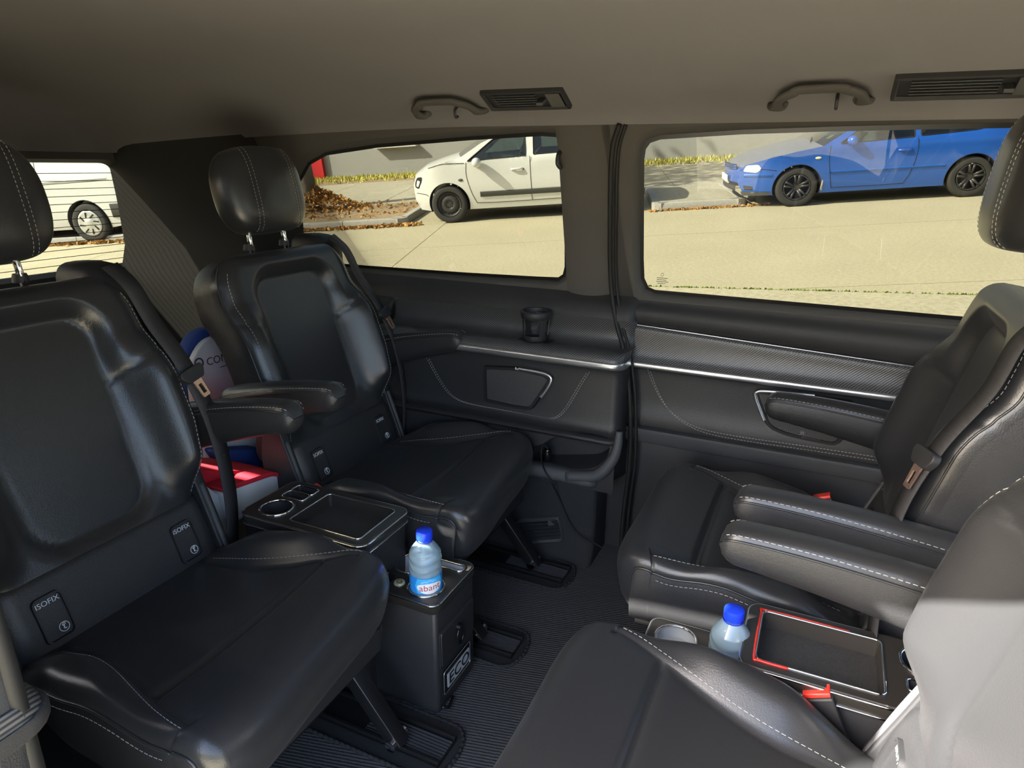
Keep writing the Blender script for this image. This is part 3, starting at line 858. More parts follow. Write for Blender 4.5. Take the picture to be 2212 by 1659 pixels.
    for s2 in (-.078, -.066, .066, .078):
        line = []
        for ph in np.linspace(-1.2, 1.2, 40):
            zv = math.copysign(abs(math.sin(ph)) ** .72, ph) * hh
            hy = hw * abs(math.cos(ph)) ** .45
            qq = min(.999, abs(s2) / max(hy, 1e-3))
            cq = math.sqrt(max(0, 1 - qq ** (2 / .62)))
            dv = cq ** .75 * abs(math.cos(ph)) ** .45 * hd + .012 * (1 - (s2 / hw) ** 2)
            line.append((hx + tx * zv + gx * (dv + .0008), s2, hz + tz * zv + gz * (dv + .0008)))
        MB().dashes(line, .005, .0035, .0011).build('stitching', THREAD, hr, 0)
    for sg in (1, -1):
        b0, b1 = np.array(bp(sg * .066, .565, -.030)), np.array((hx - tx * .06 - gx * .01, sg * .062, hz - tz * .06 - gz * .01))
        MB().tube([b0, b0 * .5 + b1 * .5, b1], .0068, 10).build('headrest_post', CHROME, t_, 180)
        MB().lathe([(.0, .012), (.012, .012), (.014, .006), (.015, -.004)], 14, tuple(bp(sg * .066, .603, -.030))).build('post_sleeve', PLASTIC, t_, 60)
    # armrests
    for sg in arms:
        ap = math.radians(arm_pitch)
        L0, L1 = -.17, arm_len
        secs, tops = [], []
        m = 26
        for k in range(m):
            u = k / (m - 1)
            x = L0 + (L1 - L0) * (1 - (1 - u) ** 1.35)
            hgt = .122 - .060 * u ** .8
            wd = .030
            zc = -.018 * (1 - u) + .012 * math.sin(u * math.pi) - .006
            rem = (L1 - x)
            nose = math.sqrt(max(0, 1 - (1 - min(1, rem / .028)) ** 2)) if rem < .028 else 1
            rear = math.sqrt(max(0.05, 1 - (1 - min(1, (x - L0) / .05)) ** 2)) if x - L0 < .05 else 1
            row = []
            for j in range(28):
                q = 2 * math.pi * j / 28
                cy_, sz_ = math.sin(q), math.cos(q)
                yy = math.copysign(abs(cy_) ** .6, cy_) * wd * (1 if sz_ > -.2 else 1 - .35 * (-.2 - sz_)) * (nose * .5 + .5)
                zz = math.copysign(abs(sz_) ** .7, sz_) * (hgt / 2) * nose * rear
                row.append((x, yy, zc + zz + (hgt / 2 - .02) * 0 - (hgt - .06) / 2))
            secs.append(row)
        S = np.array(secs)
        # pitch about the rear pivot and move to the seat side
        piv = np.array([-.10, 0, 0])
        Rm = np.array([[math.cos(ap), 0, -math.sin(ap)], [0, 1, 0], [math.sin(ap), 0, math.cos(ap)]])
        S = (S - piv) @ Rm.T + piv + np.array([0, sg * .287, arm_z])
        up_idx = [j for j in range(28) if math.cos(2 * math.pi * j / 28) > .25]
        j0 = max(j for j in up_idx if j < 14); j1 = min(j for j in up_idx if j > 14)
        order_top = list(range(j1, 28)) + list(range(0, j0 + 1))
        order_bot = list(range(j0, j1 + 1))
        arm = MB().grid(S[:, order_bot]).grid(S[:1, :].repeat(2, 0)).build('armrest', PLASTIC_G if False else LEATHER_B, t_, 180)
        c_top = S[:, order_top].copy()
        MB().grid(c_top + np.array([0, 0, .0012])).build('armrest_pad', LEATHER, arm, 180)
        for jj in (0, len(order_top) - 1):
            e = c_top[2:-1, jj] + np.array([0, (1 if c_top[5, jj, 1] > sg * .287 else -1) * .0012, .001])
            MB().tube(e, .0022, 6).build('piping', LEATHER, arm, 180)
            MB().dashes(e + np.array([0, -(1 if c_top[5, jj, 1] > sg * .287 else -1) * .003, .0085]), .006, .0035, .0013).build('stitching', THREAD, arm, 0)
        MB().tube([(-.10, sg * .245, arm_z - .015), (-.10, sg * .29, arm_z - .015)], .026, 16).build('arm_pivot', PLASTIC, t_, 60)
    # ---- belt: shoulder housing, webbing, tongue, buckle
    sh = np.array(bp(.222, .585, -.02))
    G = []
    for k, (lx, s) in enumerate(((-.10, .75), (-.085, .95), (-.04, 1.0), (.0, .95), (.03, .8), (.042, .5))):
        G.append([(sh[0] + lx, sh[1] + .052 * s * math.copysign(abs(math.sin(q)) ** .6, math.sin(q)), sh[2] - .022 + .052 * s * math.copysign(abs(math.cos(q)) ** .7, math.cos(q)) - .5 * max(0, lx)) for q in np.linspace(0, 2 * math.pi, 24, endpoint=False)])
    m3 = MB().grid(G, cv=True)
    m3.f.append(tuple(range(24))); m3.f.append(tuple(len(m3.v) - 24 + k for k in range(24)))
    m3.build('belt_housing', PLASTIC, t_, 60)
    pts = [bp(.222, .60, .012), bp(.232, .545, .040), bp(.244, .46, .046), bp(.256, .36, .070), bp(.264, .25, .078), bp(.268, .14, .062), bp(.268, .03, .030), (.0, .262, .30)]
    bpth = catmull(pts, 8)
    MB().ribbon(bpth, (-.25, 1, .12), .046, .0009).build('belt_webbing', BELT, t_, 180)
    kq = 26
    tgo = bpth[kq] + np.array([fx * .004, 0, .0])
    dn = bpth[kq + 3] - bpth[kq]; dn /= np.linalg.norm(dn)
    R4 = frame(tgo, Vector((-.25, 1, .12)), -Vector(dn)); R4i = np.array(R4)
    fn2 = lambda p, q, h: tuple((R4i @ np.array([p, q, h, 1]))[:3])
    tg = MB().prism(roundpoly([(-.034, .014), (.034, .014), (.038, .002), (.024, -.016), (-.024, -.016), (-.038, .002)], .006, 3), -.004, .009, fn2).build('belt_tongue_grip', PLASTIC, t_, 40, .002)
    outl = roundpoly([(-.014, -.014), (.014, -.014), (.011, -.056), (-.011, -.056)], .003, 3); hole = roundpoly([(-.0055, -.026), (.0055, -.026), (.0055, -.048), (-.0055, -.048)], .001, 2)
    m4 = MB().panel(outl, [hole], .02, lambda p, q: fn2(p, q, .006)).panel(outl, [hole], .02, lambda p, q: fn2(p, q, .003), True)
    m4.reveal(outl, lambda p, q: fn2(p, q, .006), lambda p, q: fn2(p, q, .003)).reveal(hole, lambda p, q: fn2(p, q, .006), lambda p, q: fn2(p, q, .003))
    m4.build('belt_tongue', TONGUE, tg, 40)
    st = bpth[kq + 14] + np.array([fx * .002, 0, fz * .002])
    MB().lathe([(0, .003), (.0045, .002), (.005, 0)], 12, tuple(st), 'x').build('belt_stop_button', PLASTIC, t_, 60)
    if not buckle: return t_
    bx0 = Vector((.085, -.258, .345)); R4 = frame(bx0, (.0, 1, 0.0), (.45, 0, 1)); R4i = np.array(R4)
    fn3 = lambda p, q, h: tuple((R4i @ np.array([p, q, h, 1]))[:3])
    bk = MB().prism(roundpoly([(-.012, -.07), (.012, -.07), (.015, .03), (-.015, .03)], .003, 2), -.022, .022, fn3).build('belt_buckle', PLASTIC, t_, 40, .003)
    MB().prism(roundpoly([(-.0125, .030), (.0125, .030), (.0115, .038), (-.0115, .038)], .002, 2), -.020, .020, fn3).build('buckle_button', RED, bk, 40, .001)
    return t_
YN_, YF_ = .710, 1.423
seat((-1.16, YF_, 0), 0.0, 'forward-facing black leather seat farthest back beside the quarter window speaker', skew=.026)
seat((-1.16, YN_, 0), 0.0, 'forward-facing black leather seat in the near left corner, mostly cut by the frame', arms=(1,), skew=.030, buckle=False)
seat((.172, YF_, 0), math.pi, 'rear-facing black leather seat beside the sliding door with both armrests down', depth=.485, recline=14.0, arm_pitch=1.0, arm_z=.585, arm_len=.26, head=(.045, .035))
seat((.180, YN_, 0), math.pi, 'rear-facing black leather seat nearest the camera with a sunlit backrest', depth=.49, recline=14.0, arms=(-1,), arm_pitch=1.0, arm_z=.585, arm_len=.27, head=(.045, .035))
# ------------------------------------------------------------------ the street outside (a slope, tilted against the van)
GA, GB, GC = .04324, .10859, -.60693
def gz(x, y): return GA * x + GB * y + GC
S_ANG = math.radians(18)
s_n = np.array([-GA, -GB, 1.0]); s_n /= np.linalg.norm(s_n)
s_u = np.array([math.cos(S_ANG), math.sin(S_ANG), 0]); s_u = s_u - s_n * (s_u @ s_n); s_u /= np.linalg.norm(s_u)
s_v = np.cross(s_n, s_u)
s_o = np.array([-5.68, 9.86, gz(-5.68, 9.86)])
SM = Matrix.Identity(4)
for i in range(3): SM[i][0], SM[i][1], SM[i][2], SM[i][3] = s_u[i], s_v[i], s_n[i], s_o[i]
def street(o, u=0.0, v=0.0, h=0.0, rz=0.0):
    o.matrix_world = SM @ Matrix.Translation((u, v, h)) @ Matrix.Rotation(rz, 4, 'Z')
    return o
def uvpx(x, y, h=0.0):
    """street coordinates of the ground point seen at a photo position"""
    d = CR * (x - 1106.0) / FPX + CD * (y - 829.5) / FPX + CF
    t = ((s_o - CAM) @ s_n + h) / (d @ s_n)
    p = CAM + t * d - s_o
    return p @ s_u, p @ s_v
def speckled(name, c, sc=60, amt=.35, rough=.9, bump=.3, big=.12, hue=None):
    m = bpy.data.materials.new(name); m.use_nodes = True
    n, l = m.node_tree.nodes, m.node_tree.links
    b = n['Principled BSDF']; b.inputs['Roughness'].default_value = rough; b.inputs['Specular IOR Level'].default_value = .2
    tc = n.new('ShaderNodeTexCoord')
    a = n.new('ShaderNodeTexNoise'); a.inputs['Scale'].default_value = sc; a.inputs['Detail'].default_value = 5; a.inputs['Roughness'].default_value = .7
    g = n.new('ShaderNodeTexNoise'); g.inputs['Scale'].default_value = .8; g.inputs['Detail'].default_value = 6
    r = n.new('ShaderNodeValToRGB'); r.color_ramp.elements[0].position = .25; r.color_ramp.elements[1].position = .75
    r.color_ramp.elements[0].color = (*[q * (1 - amt) for q in c], 1); r.color_ramp.elements[1].color = (*[min(1, q * (1 + amt)) for q in c], 1)
    r2 = n.new('ShaderNodeValToRGB'); r2.color_ramp.elements[0].position = .3; r2.color_ramp.elements[1].position = .7
    r2.color_ramp.elements[0].color = (1 - big, 1 - big, 1 - big, 1); r2.color_ramp.elements[1].color = (1, 1, 1, 1)
    mx = n.new('ShaderNodeMix'); mx.data_type = 'RGBA'; mx.blend_type = 'MULTIPLY'; mx.inputs[0].default_value = 1
    l.new(tc.outputs['Object'], a.inputs['Vector']); l.new(tc.outputs['Object'], g.inputs['Vector'])
    l.new(a.outputs['Fac'], r.inputs[0]); l.new(g.outputs['Fac'], r2.inputs[0]); l.new(r.outputs[0], mx.inputs[6]); l.new(r2.outputs[0], mx.inputs[7]); l.new(mx.outputs[2], b.inputs['Base Color'])
    bp = n.new('ShaderNodeBump'); bp.inputs['Strength'].default_value = bump; bp.inputs['Distance'].default_value = .01
    l.new(a.outputs['Fac'], bp.inputs['Height']); l.new(bp.outputs['Normal'], b.inputs['Normal'])
    return m
CONCRETE = speckled('street_concrete', (.47, .425, .30), 30, .22, big=.10)
JOINT = mat('joint_filler', (.16, .145, .12), .95)
CONCRETE2 = speckled('forecourt_concrete', (.48, .44, .32), 22, .28, big=.12)
KERB = speckled('kerb_stone', (.42, .41, .38), 40, .2)
WALK = speckled('sidewalk_concrete', (.45, .42, .33), 14, .25, big=.25)
DIRT = speckled('dry_earth', (.36, .27, .17), 22, .4, big=.3)
STUCCO = speckled('grey_stucco', (.33, .335, .33), 50, .06, big=.05)
GRASSM = speckled('dry_grass', (.55, .52, .13), 9, .5, bump=0)
MOSS = speckled('green_moss', (.16, .22, .04), 20, .4)
LEAF = speckled('dry_leaves', (.48, .27, .09), 6, .55, bump=0)
BARK = speckled('tree_bark', (.22, .20, .15), 30, .5, bump=1.0)
# road of concrete slabs
road = empty('ground'); street(road); struct(road, 'sunlit concrete slab street sloping up away from the van')
us = [-16.2, -10.8, -5.45, -.10, 5.26, 10.6, 16.0]
vs_ = [2.1, .02, -1.95, -4.78, -7.4, -10.4, -14.0, -19.0]
slabm = {}
for i in range(len(us) - 1):
    for j in range(len(vs_) - 1):
        w, d = us[i + 1] - us[i] - .012, vs_[j] - vs_[j + 1] - .012
        mb = MB().box((0, 0, -.06), (w, d, .12))
        o = mb.build('road_slab', CONCRETE, road, 0)
        o.location = ((us[i] + us[i + 1]) / 2, (vs_[j] + vs_[j + 1]) / 2, 0)
MB().box((0, -8.5, -.10), (40, 21.2, .10)).build('joint_bed', JOINT, road, 0)
mA, mB = np.array(uvpx(1380, 619)), np.array(uvpx(2060, 637))
mt = (mB - mA) / np.linalg.norm(mB - mA); mn = np.array([mt[1], -mt[0]])
if mn[1] > 0: mn = -mn
for k in range(-3, 4):
    p = mB + mt * (k * 3.2 + .18) + mn * .012
    q4 = [p, p + mt * 3.185, p + mt * 3.185 + mn * 14, p + mn * 14]
    MB().prism([tuple(w) for w in q4], -.02, .006, lambda a, b, h: (a, b, h)).build('forecourt_slab', CONCRETE2, road, 0)
# moss along one joint: tiny tufts
mb = MB()
for k in range(1400):
    q_ = rng.uniform(-1.0, 3.0); u, v = mA + (mB - mA) * q_ + rng.normal(0, .010, 2); s = rng.uniform(.006, .022)
    a = rng.uniform(0, 6.28)
    mb.add([(u - s * math.cos(a), v - s * math.sin(a), -.002), (u + s * math.cos(a), v + s * math.sin(a), -.002), (u, v, s * 1.1)], [(0, 1, 2)])
moss = mb.build('moss', MOSS, None, 0, recalc=False); street(moss); tag(moss, 'thin line of green moss in the street joint nearest the door window', 'moss', kind='stuff')
# kerb stones, sidewalk, verge
KB = .115
tf = uvpx(975, 482); tr2 = None
gf = uvpx(1718, 447); gr_ = uvpx(2097, 425)
kerb = empty('kerb'); street(kerb); struct(kerb, 'low concrete kerbs of the islands between the parking bays')
islands = ((-11.0, tf[0] - .78), (tf[0] + 3.25, gf[0] - .62))
kprof = roundpoly([(0, 0), (.14, 0), (.14, KB), (.02, KB)], .015, 3)
for a0, a1 in islands:
    n = max(1, int(round((a1 - a0 - .2) / 1.0)))
    for k in range(n):
        l0 = a0 + .1 + (a1 - a0 - .2) * k / n; l1 = a0 + .1 + (a1 - a0 - .2) * (k + 1) / n - .012
        MB().prism(kprof, l0, l1, lambda a, b, h: (h, .05 + a, b)).build('kerb_stone', KERB, kerb, 40)
    for ux_, sg in ((a0, 1), (a1, -1)):
        for l0, l1 in ((.19, 1.1), (1.11, 2.1)):
            MB().prism(kprof, l0, l1, lambda a, b, h: (ux_ + sg * a, h, b)).build('kerb_stone', KERB, kerb, 40)
        MB().lathe([(.14, 0), (.14, KB), (.0, KB)], 8, (ux_ + sg * .14, .19, 0), 'z').build('kerb_stone', KERB, kerb, 40)
for k in range(-14, 14):
    MB().prism(kprof, 0, .985, lambda a, b, h, k=k: (k + h, 2.1 + a, b)).build('kerb_stone', KERB, kerb, 40)
walk = empty('sidewalk'); street(walk); struct(walk, 'pale concrete sidewalk behind the parked cars')
for k in range(-9, 9):
    MB().box((k * 1.9 + .95, 4.42, KB - .05), (1.885, 4.36, .10)).build('walk_slab', WALK, walk, 0)
a0, a1 = islands[1]
MB().box(((a0 + a1) / 2, 1.15, KB - .055), (a1 - a0 - .2, 1.92, .10)).build('island_slab', WALK, walk, 0)
bl = (np.array(uvpx(690, 396)), np.array(uvpx(1580, 350)))
bdir = (bl[1] - bl[0]) / np.linalg.norm(bl[1] - bl[0])
b_ang = math.atan2(bdir[1], bdir[0])
bn = np.array([-bdir[1], bdir[0]])
earth = MB().panel([(-20, 4.6), (16, 4.6), (16, 12), (-20, 12)], [], 3, lambda a, b: (a, b, KB - .01)).build('verge', DIRT, None, 0); street(earth); struct(earth, 'strip of dry earth before the building')
a0, a1 = islands[0]
dirt2 = MB().panel([(a0 + .12, .18), (a1 - .12, .18), (a1 - .12, 2.12), (a0 + .12, 2.12)], [], .5, lambda a, b: (a, b, KB - .004)).build('tree_bed', DIRT, None, 0); street(dirt2); struct(dirt2, 'bare earth bed around the street tree')
# grass strip along the building
mb = MB()
for k in range(7000):
    s = rng.uniform(-10, 14); q = -abs(rng.normal(0, .55)) - .02
    p = bl[0] + bdir * s + bn * q
    a = rng.uniform(0, 3.14); w = rng.uniform(.012, .03); hh = rng.uniform(.03, .13)
    lx, ly = rng.normal(0, .04, 2)
    mb.add([(p[0] - w * math.cos(a), p[1] - w * math.sin(a), KB - .01), (p[0] + w * math.cos(a), p[1] + w * math.sin(a), KB - .01), (p[0] + lx, p[1] + ly, KB + hh)], [(0, 1, 2)])
gr = mb.build('grass', GRASSM, None, 0, recalc=False); street(gr); tag(gr, 'strip of yellow-green grass at the foot of the grey building', 'grass', kind='stuff')
# building wall
bw = empty('building', label='grey rendered building wall across the street', cat='building')
bw.matrix_world = SM @ Matrix.Translation((bl[0][0], bl[0][1], 0)) @ Matrix.Rotation(b_ang, 4, 'Z')
MB().box((4, .15, 3.1), (44, .3, 6.2)).build('facade', STUCCO, bw, 0)
def onbuild(x, y, off=0.0):
    o = np.array(bw.matrix_world.translation); Rb = np.array(bw.matrix_world.to_3x3())
    d = CR * (x - 1106.0) / FPX + CD * (y - 829.5) / FPX + CF
    nrm = Rb[:, 1]
    t = ((o - CAM) @ nrm + off) / (d @ nrm)
    return Rb.T @ (CAM + t * d - o)
bpy.context.view_layer.update()
e0, e1 = onbuild(813, 322), onbuild(905, 320)
MB().box(((e0[0] + e1[0]) / 2, -.10, e0[2] + .05), (e1[0] - e0[0], .22, .06)).build('window_ledge', mat('pale_ledge', (.55, .55, .52), .7), bw, 0)
wn = MB().box(((e0[0] + e1[0]) / 2, -.012, e0[2] + .55), (e1[0] - e0[0] - .12, .03, .9)).build('window', tinted('dark_pane', (.1, .11, .12), .1), bw, 0)
wf = MB()
for dx in (-.5, 0, .5): wf.box(((e0[0] + e1[0]) / 2 + dx * (e1[0] - e0[0] - .12), -.02, e0[2] + .55), (.05, .05, .94))
wf.build('window_bars', mat('grey_frame', (.4, .41, .41), .6), wn, 0)
r0, r1 = onbuild(688, 394), onbuild(707, 392)
rp_ = MB().box(((r0[0] + r1[0]) / 2 - .12, -.06, 1.3), (r1[0] - r0[0] + .24, .12, 2.6)).build('red_column', mat('red_paint', (.55, .015, .025), .5), bw, 0)
# street tree with leaf pile
tu, tv = uvpx(672, 466)
tr = empty('street_tree', label='bare grey street tree trunk rising from the leaf pile', cat='tree')
street(tr, tu, tv)
G = []
for k in range(16):
    z = k / 15 * 4.5
    r = .17 + .10 * math.exp(-z * 4) - .012 * z
    G.append([(r * (1 + .08 * math.sin(5 * a + z * 2)) * math.cos(a) + .03 * math.sin(z), r * (1 + .08 * math.sin(5 * a + z * 2)) * math.sin(a), z) for a in np.linspace(0, 2 * math.pi, 18, endpoint=False)])
MB().grid(G, cv=True).build('trunk', BARK, tr, 180)
for a, hgt in ((.4, 3.0), (2.4, 3.3), (4.3, 3.6), (5.5, 3.9)):
    MB().tube(catmull([(0, 0, hgt), (.5 * math.cos(a), .5 * math.sin(a), hgt + .6), (1.3 * math.cos(a), 1.3 * math.sin(a), hgt + 1.5), (2.0 * math.cos(a), 2.0 * math.sin(a), hgt + 2.5)], 4), np.linspace(.09, .02, 13), 8).build('branch', BARK, tr, 180)
crown = MB()
for k in range(2600):
    a = rng.uniform(0, 6.28); rr = 2.4 * rng.uniform(0, 1) ** .5; zz = 5.6 + rng.normal(0, .7)
    c = np.array([rr * math.cos(a), rr * math.sin(a), zz]); d1, d2 = rng.normal(0, .06, 3), rng.normal(0, .06, 3)
    crown.add([c - d1, c + d2, c + d1, c - d2], [(0, 1, 2, 3)])
tag(crown.build('foliage', MOSS, tr, 0, recalc=False), kind='stuff')
def leaflitter(n, fn, name, label):
    mb = MB()
    for k in range(n):
        c = np.array(fn()); s = rng.uniform(.025, .055)
        d1 = rng.normal(0, 1, 3); d1[2] *= .5; d1 /= np.linalg.norm(d1)
        d2 = np.cross(d1, rng.normal(0, 1, 3)); d2 /= np.linalg.norm(d2)
        mb.add([c - d1 * s, c + d2 * s * .5, c + d1 * s, c - d2 * s * .5 + np.array([0, 0, .012])], [(0, 1, 2), (0, 2, 3)])
    o = mb.build(name, LEAF, None, 0, recalc=False); street(o); return tag(o, label, 'leaves', kind='stuff')
def pile():
    a = rng.uniform(0, 6.28); r = .95 * abs(rng.normal(0, .5))
    return (tu + .25 + r * math.cos(a) * 1.2, tv - .1 + r * math.sin(a) * .6, KB + .01 + .42 * max(0, 1 - r / .75) * rng.uniform(.5, 1) + rng.uniform(0, .03))
leaflitter(2600, pile, 'leaf_pile', 'heap of dry brown leaves around the tree foot')
leaflitter(2200, lambda: (rng.uniform(-9.0, -.5), .03 - abs(rng.normal(0, .07)), .012 + rng.uniform(0, .02)), 'fallen_leaves', 'orange fallen leaves in the gutter left of the white hatchback')
leaflitter(260, lambda: (rng.uniform(3.2, 5.0), .03 - abs(rng.normal(0, .03)), .008), 'fallen_leaves', 'few brown leaves in the gutter before the blue car')
leaflitter(500, lambda: (rng.uniform(-7, -.9), rng.uniform(.3, 2.0), KB + .01), 'fallen_leaves', 'scattered dry leaves on the earth bed')

# ------------------------------------------------------------------ parked cars
CARGLASS = tinted('car_glass', (.42, .50, .46), .12)
TYRE = mat('tyre_rubber', (.035, .034, .032), .85, bump=(80, .3))
DARKIN = mat('dark_interior', (.03, .03, .032), .8)
SEATIN = mat('grey_car_seat', (.16, .17, .17), .8)
HEADL = mat('headlight_glass', (.75, .78, .72), .12, spec=.6, bump=(60, .5, 1))
SHADOWGAP = mat('shut_line', (.012, .012, .014), .8)
def wheel(parent, x, y, r, w, rim, rimr, style):
    wh = empty('wheel', (x, y, r)); wh.parent = parent
    prof = [(rimr, -.02), (rimr + .012, -w * .45), (r * .86, -w * .5), (r * .97, -w * .42), (r, -w * .2), (r, w * .2), (r * .97, w * .42), (r * .86, w * .5), (rimr, w * .45)]
    MB().lathe(prof, 40, (0, 0, 0), 'y').build('tyre', TYRE, wh, 60)
    if style == 'steel':
        MB().lathe([(rimr, -w * .42), (rimr - .012, -.055), (rimr * .80, -.035), (rimr * .62, -.060), (rimr * .40, -.070), (rimr * .30, -.050), (rimr * .22, -.055), (0, -.055)], 36, (0, 0, 0), 'y').build('rim', rim, wh, 60)
        for k in range(16):
            a = 2 * math.pi * k / 16
            MB().lathe([(0, -.002), (.013, -.002), (.013, .01)], 8, (rimr * .72 * math.cos(a), -.049, rimr * .72 * math.sin(a)), 'y').build('rim_hole', SHADOWGAP, wh, 0)
        for k in range(4):
            a = 2 * math.pi * (k + .5) / 4
            MB().lathe([(0, -.010), (.011, -.008), (.011, .01)], 6, (rimr * .27 * math.cos(a), -.055, rimr * .27 * math.sin(a)), 'y').build('wheel_bolt', SHADOWGAP, wh, 0)
    elif style == 'spoke':
        MB().lathe([(rimr, -w * .45), (rimr - .014, -w * .40), (rimr - .018, .0), (0, .0)], 36, (0, 0, 0), 'y').build('rim_barrel', SHADOWGAP, wh, 60)
        MB().lathe([(rimr, -w * .46), (rimr, -w * .47), (rimr - .016, -w * .46), (rimr - .02, -w * .3)], 36, (0, 0, 0), 'y').build('rim_edge', rim, wh, 60)
        MB().lathe([(rimr * .36, -.03), (rimr * .33, -.062), (rimr * .17, -.066), (.0, -.066)], 24, (0, 0, 0), 'y').build('hub', rim, wh, 60)
        for k in range(5):
            for d in (-.19, .19):
                a = 2 * math.pi * k / 5 + math.pi / 2
                a1 = a + d
                p0 = np.array([rimr * .26 * math.cos(a + d * 1.1), -.055, rimr * .26 * math.sin(a + d * 1.1)]); p1 = np.array([rimr * .97 * math.cos(a1), -.075, rimr * .97 * math.sin(a1)])
                MB().tube([p0, p0 * .4 + p1 * .6 - np.array([0, .006, 0]), p1], [.024, .019, .020], 8).build('spoke', rim, wh, 180)
    else:
        MB().lathe([(rimr, -w * .44), (rimr - .01, -w * .5), (rimr * .8, -w * .47), (rimr * .35, -w * .52), (rimr * .28, -w * .56), (0, -w * .57)], 36, (0, 0, 0), 'y').build('hub_cap', rim, wh, 60)
        for k in range(8):
            a = 2 * math.pi * k / 8 + .2
            R = np.array(Matrix.Rotation(-a + .35, 3, 'Y'))
            MB().box((rimr * .64 * math.cos(a), -w * .485, rimr * .64 * math.sin(a)), (rimr * .42, .02, rimr * .085), R).build('hub_slot', SHADOWGAP, wh, 0)
    return wh
def car(name, label, u, v, spec):
    c = empty(name, label=label, cat='car'); street(c, u, v)
    if 'zs' in spec:
        k_, z_ = spec['zs']
        mz_ = lambda z: z if z < z_ else z_ + (z - z_) * k_
        spec['side'] = [(a, mz_(b)) for a, b in spec['side']]; spec['centre'] = [(a, mz_(b)) for a, b in spec['centre']]
        spec['windows'] = [[(a, mz_(b)) for a, b in h] for h in spec['windows']]; spec['lines'] = [[(a, mz_(b)) for a, b in h] for h in spec['lines']]
        spec['mould'] = [(a, b, mz_(c_), mz_(d_), e_) for a, b, c_, d_, e_ in spec['mould']]; spec['handles'] = [(a, mz_(b)) for a, b in spec['handles']]
        spec['spots'] = [(a, mz_(b), c_, d_, e_) for a, b, c_, d_, e_ in spec['spots']]; spec['mirror'] = (spec['mirror'][0], mz_(spec['mirror'][1])); spec['belt'] = mz_(spec['belt'])
    Wd, paint = spec['w'] / 2, spec['paint']
    zb, Lx = spec['belt'], spec['len']
    fr_, rr_ = spec['front_taper'], spec['rear_taper']
    def yside(x, z):
        y = Wd
        if x < fr_[0]: y -= fr_[1] * ((fr_[0] - x) / fr_[0]) ** 2.2
        if x > Lx - rr_[0]: y -= rr_[1] * ((x - Lx + rr_[0]) / rr_[0]) ** 2.2
        if z > zb: y -= (z - zb) * spec['tumble'] + .02 * min(1, (z - zb) / .05)
        if z < .55: y -= .055 * ((.55 - z) / .35) ** 2
        y -= .012 * abs(z - .62) / .3
        return y
    side = spec['side']
    wheels = spec['wheels']; ar = spec['arch']
    # silhouette with wheel arches along the bottom edge, front to rear
    base = spec['sill']
    bot = []
    for wx in wheels[::-1]:
        a0 = math.asin(min(1, max(-1, (base - spec['wr']) / ar)))
        bot += [(wx + ar * math.cos(t), spec['wr'] + ar * math.sin(t)) for t in np.linspace(a0, math.pi - a0, 18)]
    outline = list(side) + [(Lx - .10, base + .06)] + bot + [(.12, base + .02)]
    holes = spec['windows']
    for sg in (-1, 1):
        f = lambda a, b, sg=sg: (a, sg * yside(a, b), b)
        bs = MB().panel(outline, holes, .09, f, sg > 0).build('body_side', paint, c, 60)
        for wx in wheels:
            arc = [(wx + ar * math.cos(t), spec['wr'] + ar * math.sin(t)) for t in np.linspace(-.35, math.pi + .35, 24)]
            MB().grid([[(a, sg * (yside(a, b) - .0), b) for a, b in arc], [(a, sg * (yside(a, b) + .006), b) for a, b in [(wx + (p - wx) * .985, spec['wr'] + (q - spec['wr']) * .985) for p, q in arc]], [(a, sg * (Wd - .28), b) for a, b in arc]]).build('wheel_arch', spec.get('archmat', DARKIN), bs, 180)
        for h in holes:
            MB().panel(grow(h, .006), [], .3, lambda a, b, sg=sg: (a, sg * (yside(a, b) - .012), b)).build('side_window', CARGLASS, bs, 0)
            MB().tube([(a, sg * (yside(a, b) + .001), b) for a, b in h], .008, 5, closed=True).build('window_seal', SHADOWGAP, bs, 180)
        for ln in spec['lines']:
            MB().tube([(a, sg * (yside(a, b) + .0005), b) for a, b in catmull(ln, 5)], .0045, 5).build('shut_line', SHADOWGAP, bs, 180)
        for (x0, x1, z0, z1, m_) in spec['mould']:
            MB().grid([[(x, sg * (yside(x, z) + d), z) for x in np.linspace(x0, x1, 10)] for z, d in ((z0, .0), (z0 + .008, .014), (z1 - .008, .014), (z1, .0))]).build('side_moulding', m_, bs, 60)
        for hx, hz in spec['handles']:
            MB().tube(catmull([(hx - .09, sg * (yside(hx, hz) + .002), hz), (hx - .05, sg * (yside(hx, hz) + .03), hz + .004), (hx + .05, sg * (yside(hx, hz) + .03), hz + .006), (hx + .09, sg * (yside(hx, hz) + .002), hz + .004)], 5), .017, 8).build('door_handle', paint, bs, 180)
        for (ix, iz, iw, ih, m_) in spec['spots']:
            MB().lathe([(0, .012), (.6, .011), (1, .004), (1, -.005)], 16, (0, 0, 0), 'y').build('side_lamp', m_, bs, 60).matrix_local = Matrix.Translation((ix, sg * (yside(ix, iz) + (.001)), iz)) @ Matrix.Diagonal((iw, sg * 1.0, ih, 1))
        mx, mz = spec['mirror']
        G = []
        for k in range(9):
            ph = math.pi * k / 8
            G.append([(mx + .075 * math.cos(q) * math.sin(ph) ** .7, sg * (yside(mx, mz) - (.03 if spec['belt'] < mz else 0) + .12 - .10 * math.cos(ph)), mz + .075 * math.sin(q) * math.sin(ph) ** .7) for q in np.linspace(0, 2 * math.pi, 16, endpoint=False)])
        MB().grid(G, cv=True).build('wing_mirror', spec.get('mirmat', paint), bs, 180)
        MB().tube([(mx - .05, sg * (yside(mx, mz) - .03), mz - .06), (mx, sg * (yside(mx, mz) + .06), mz - .05)], .022, 8).build('mirror_foot', SHADOWGAP, bs, 180)
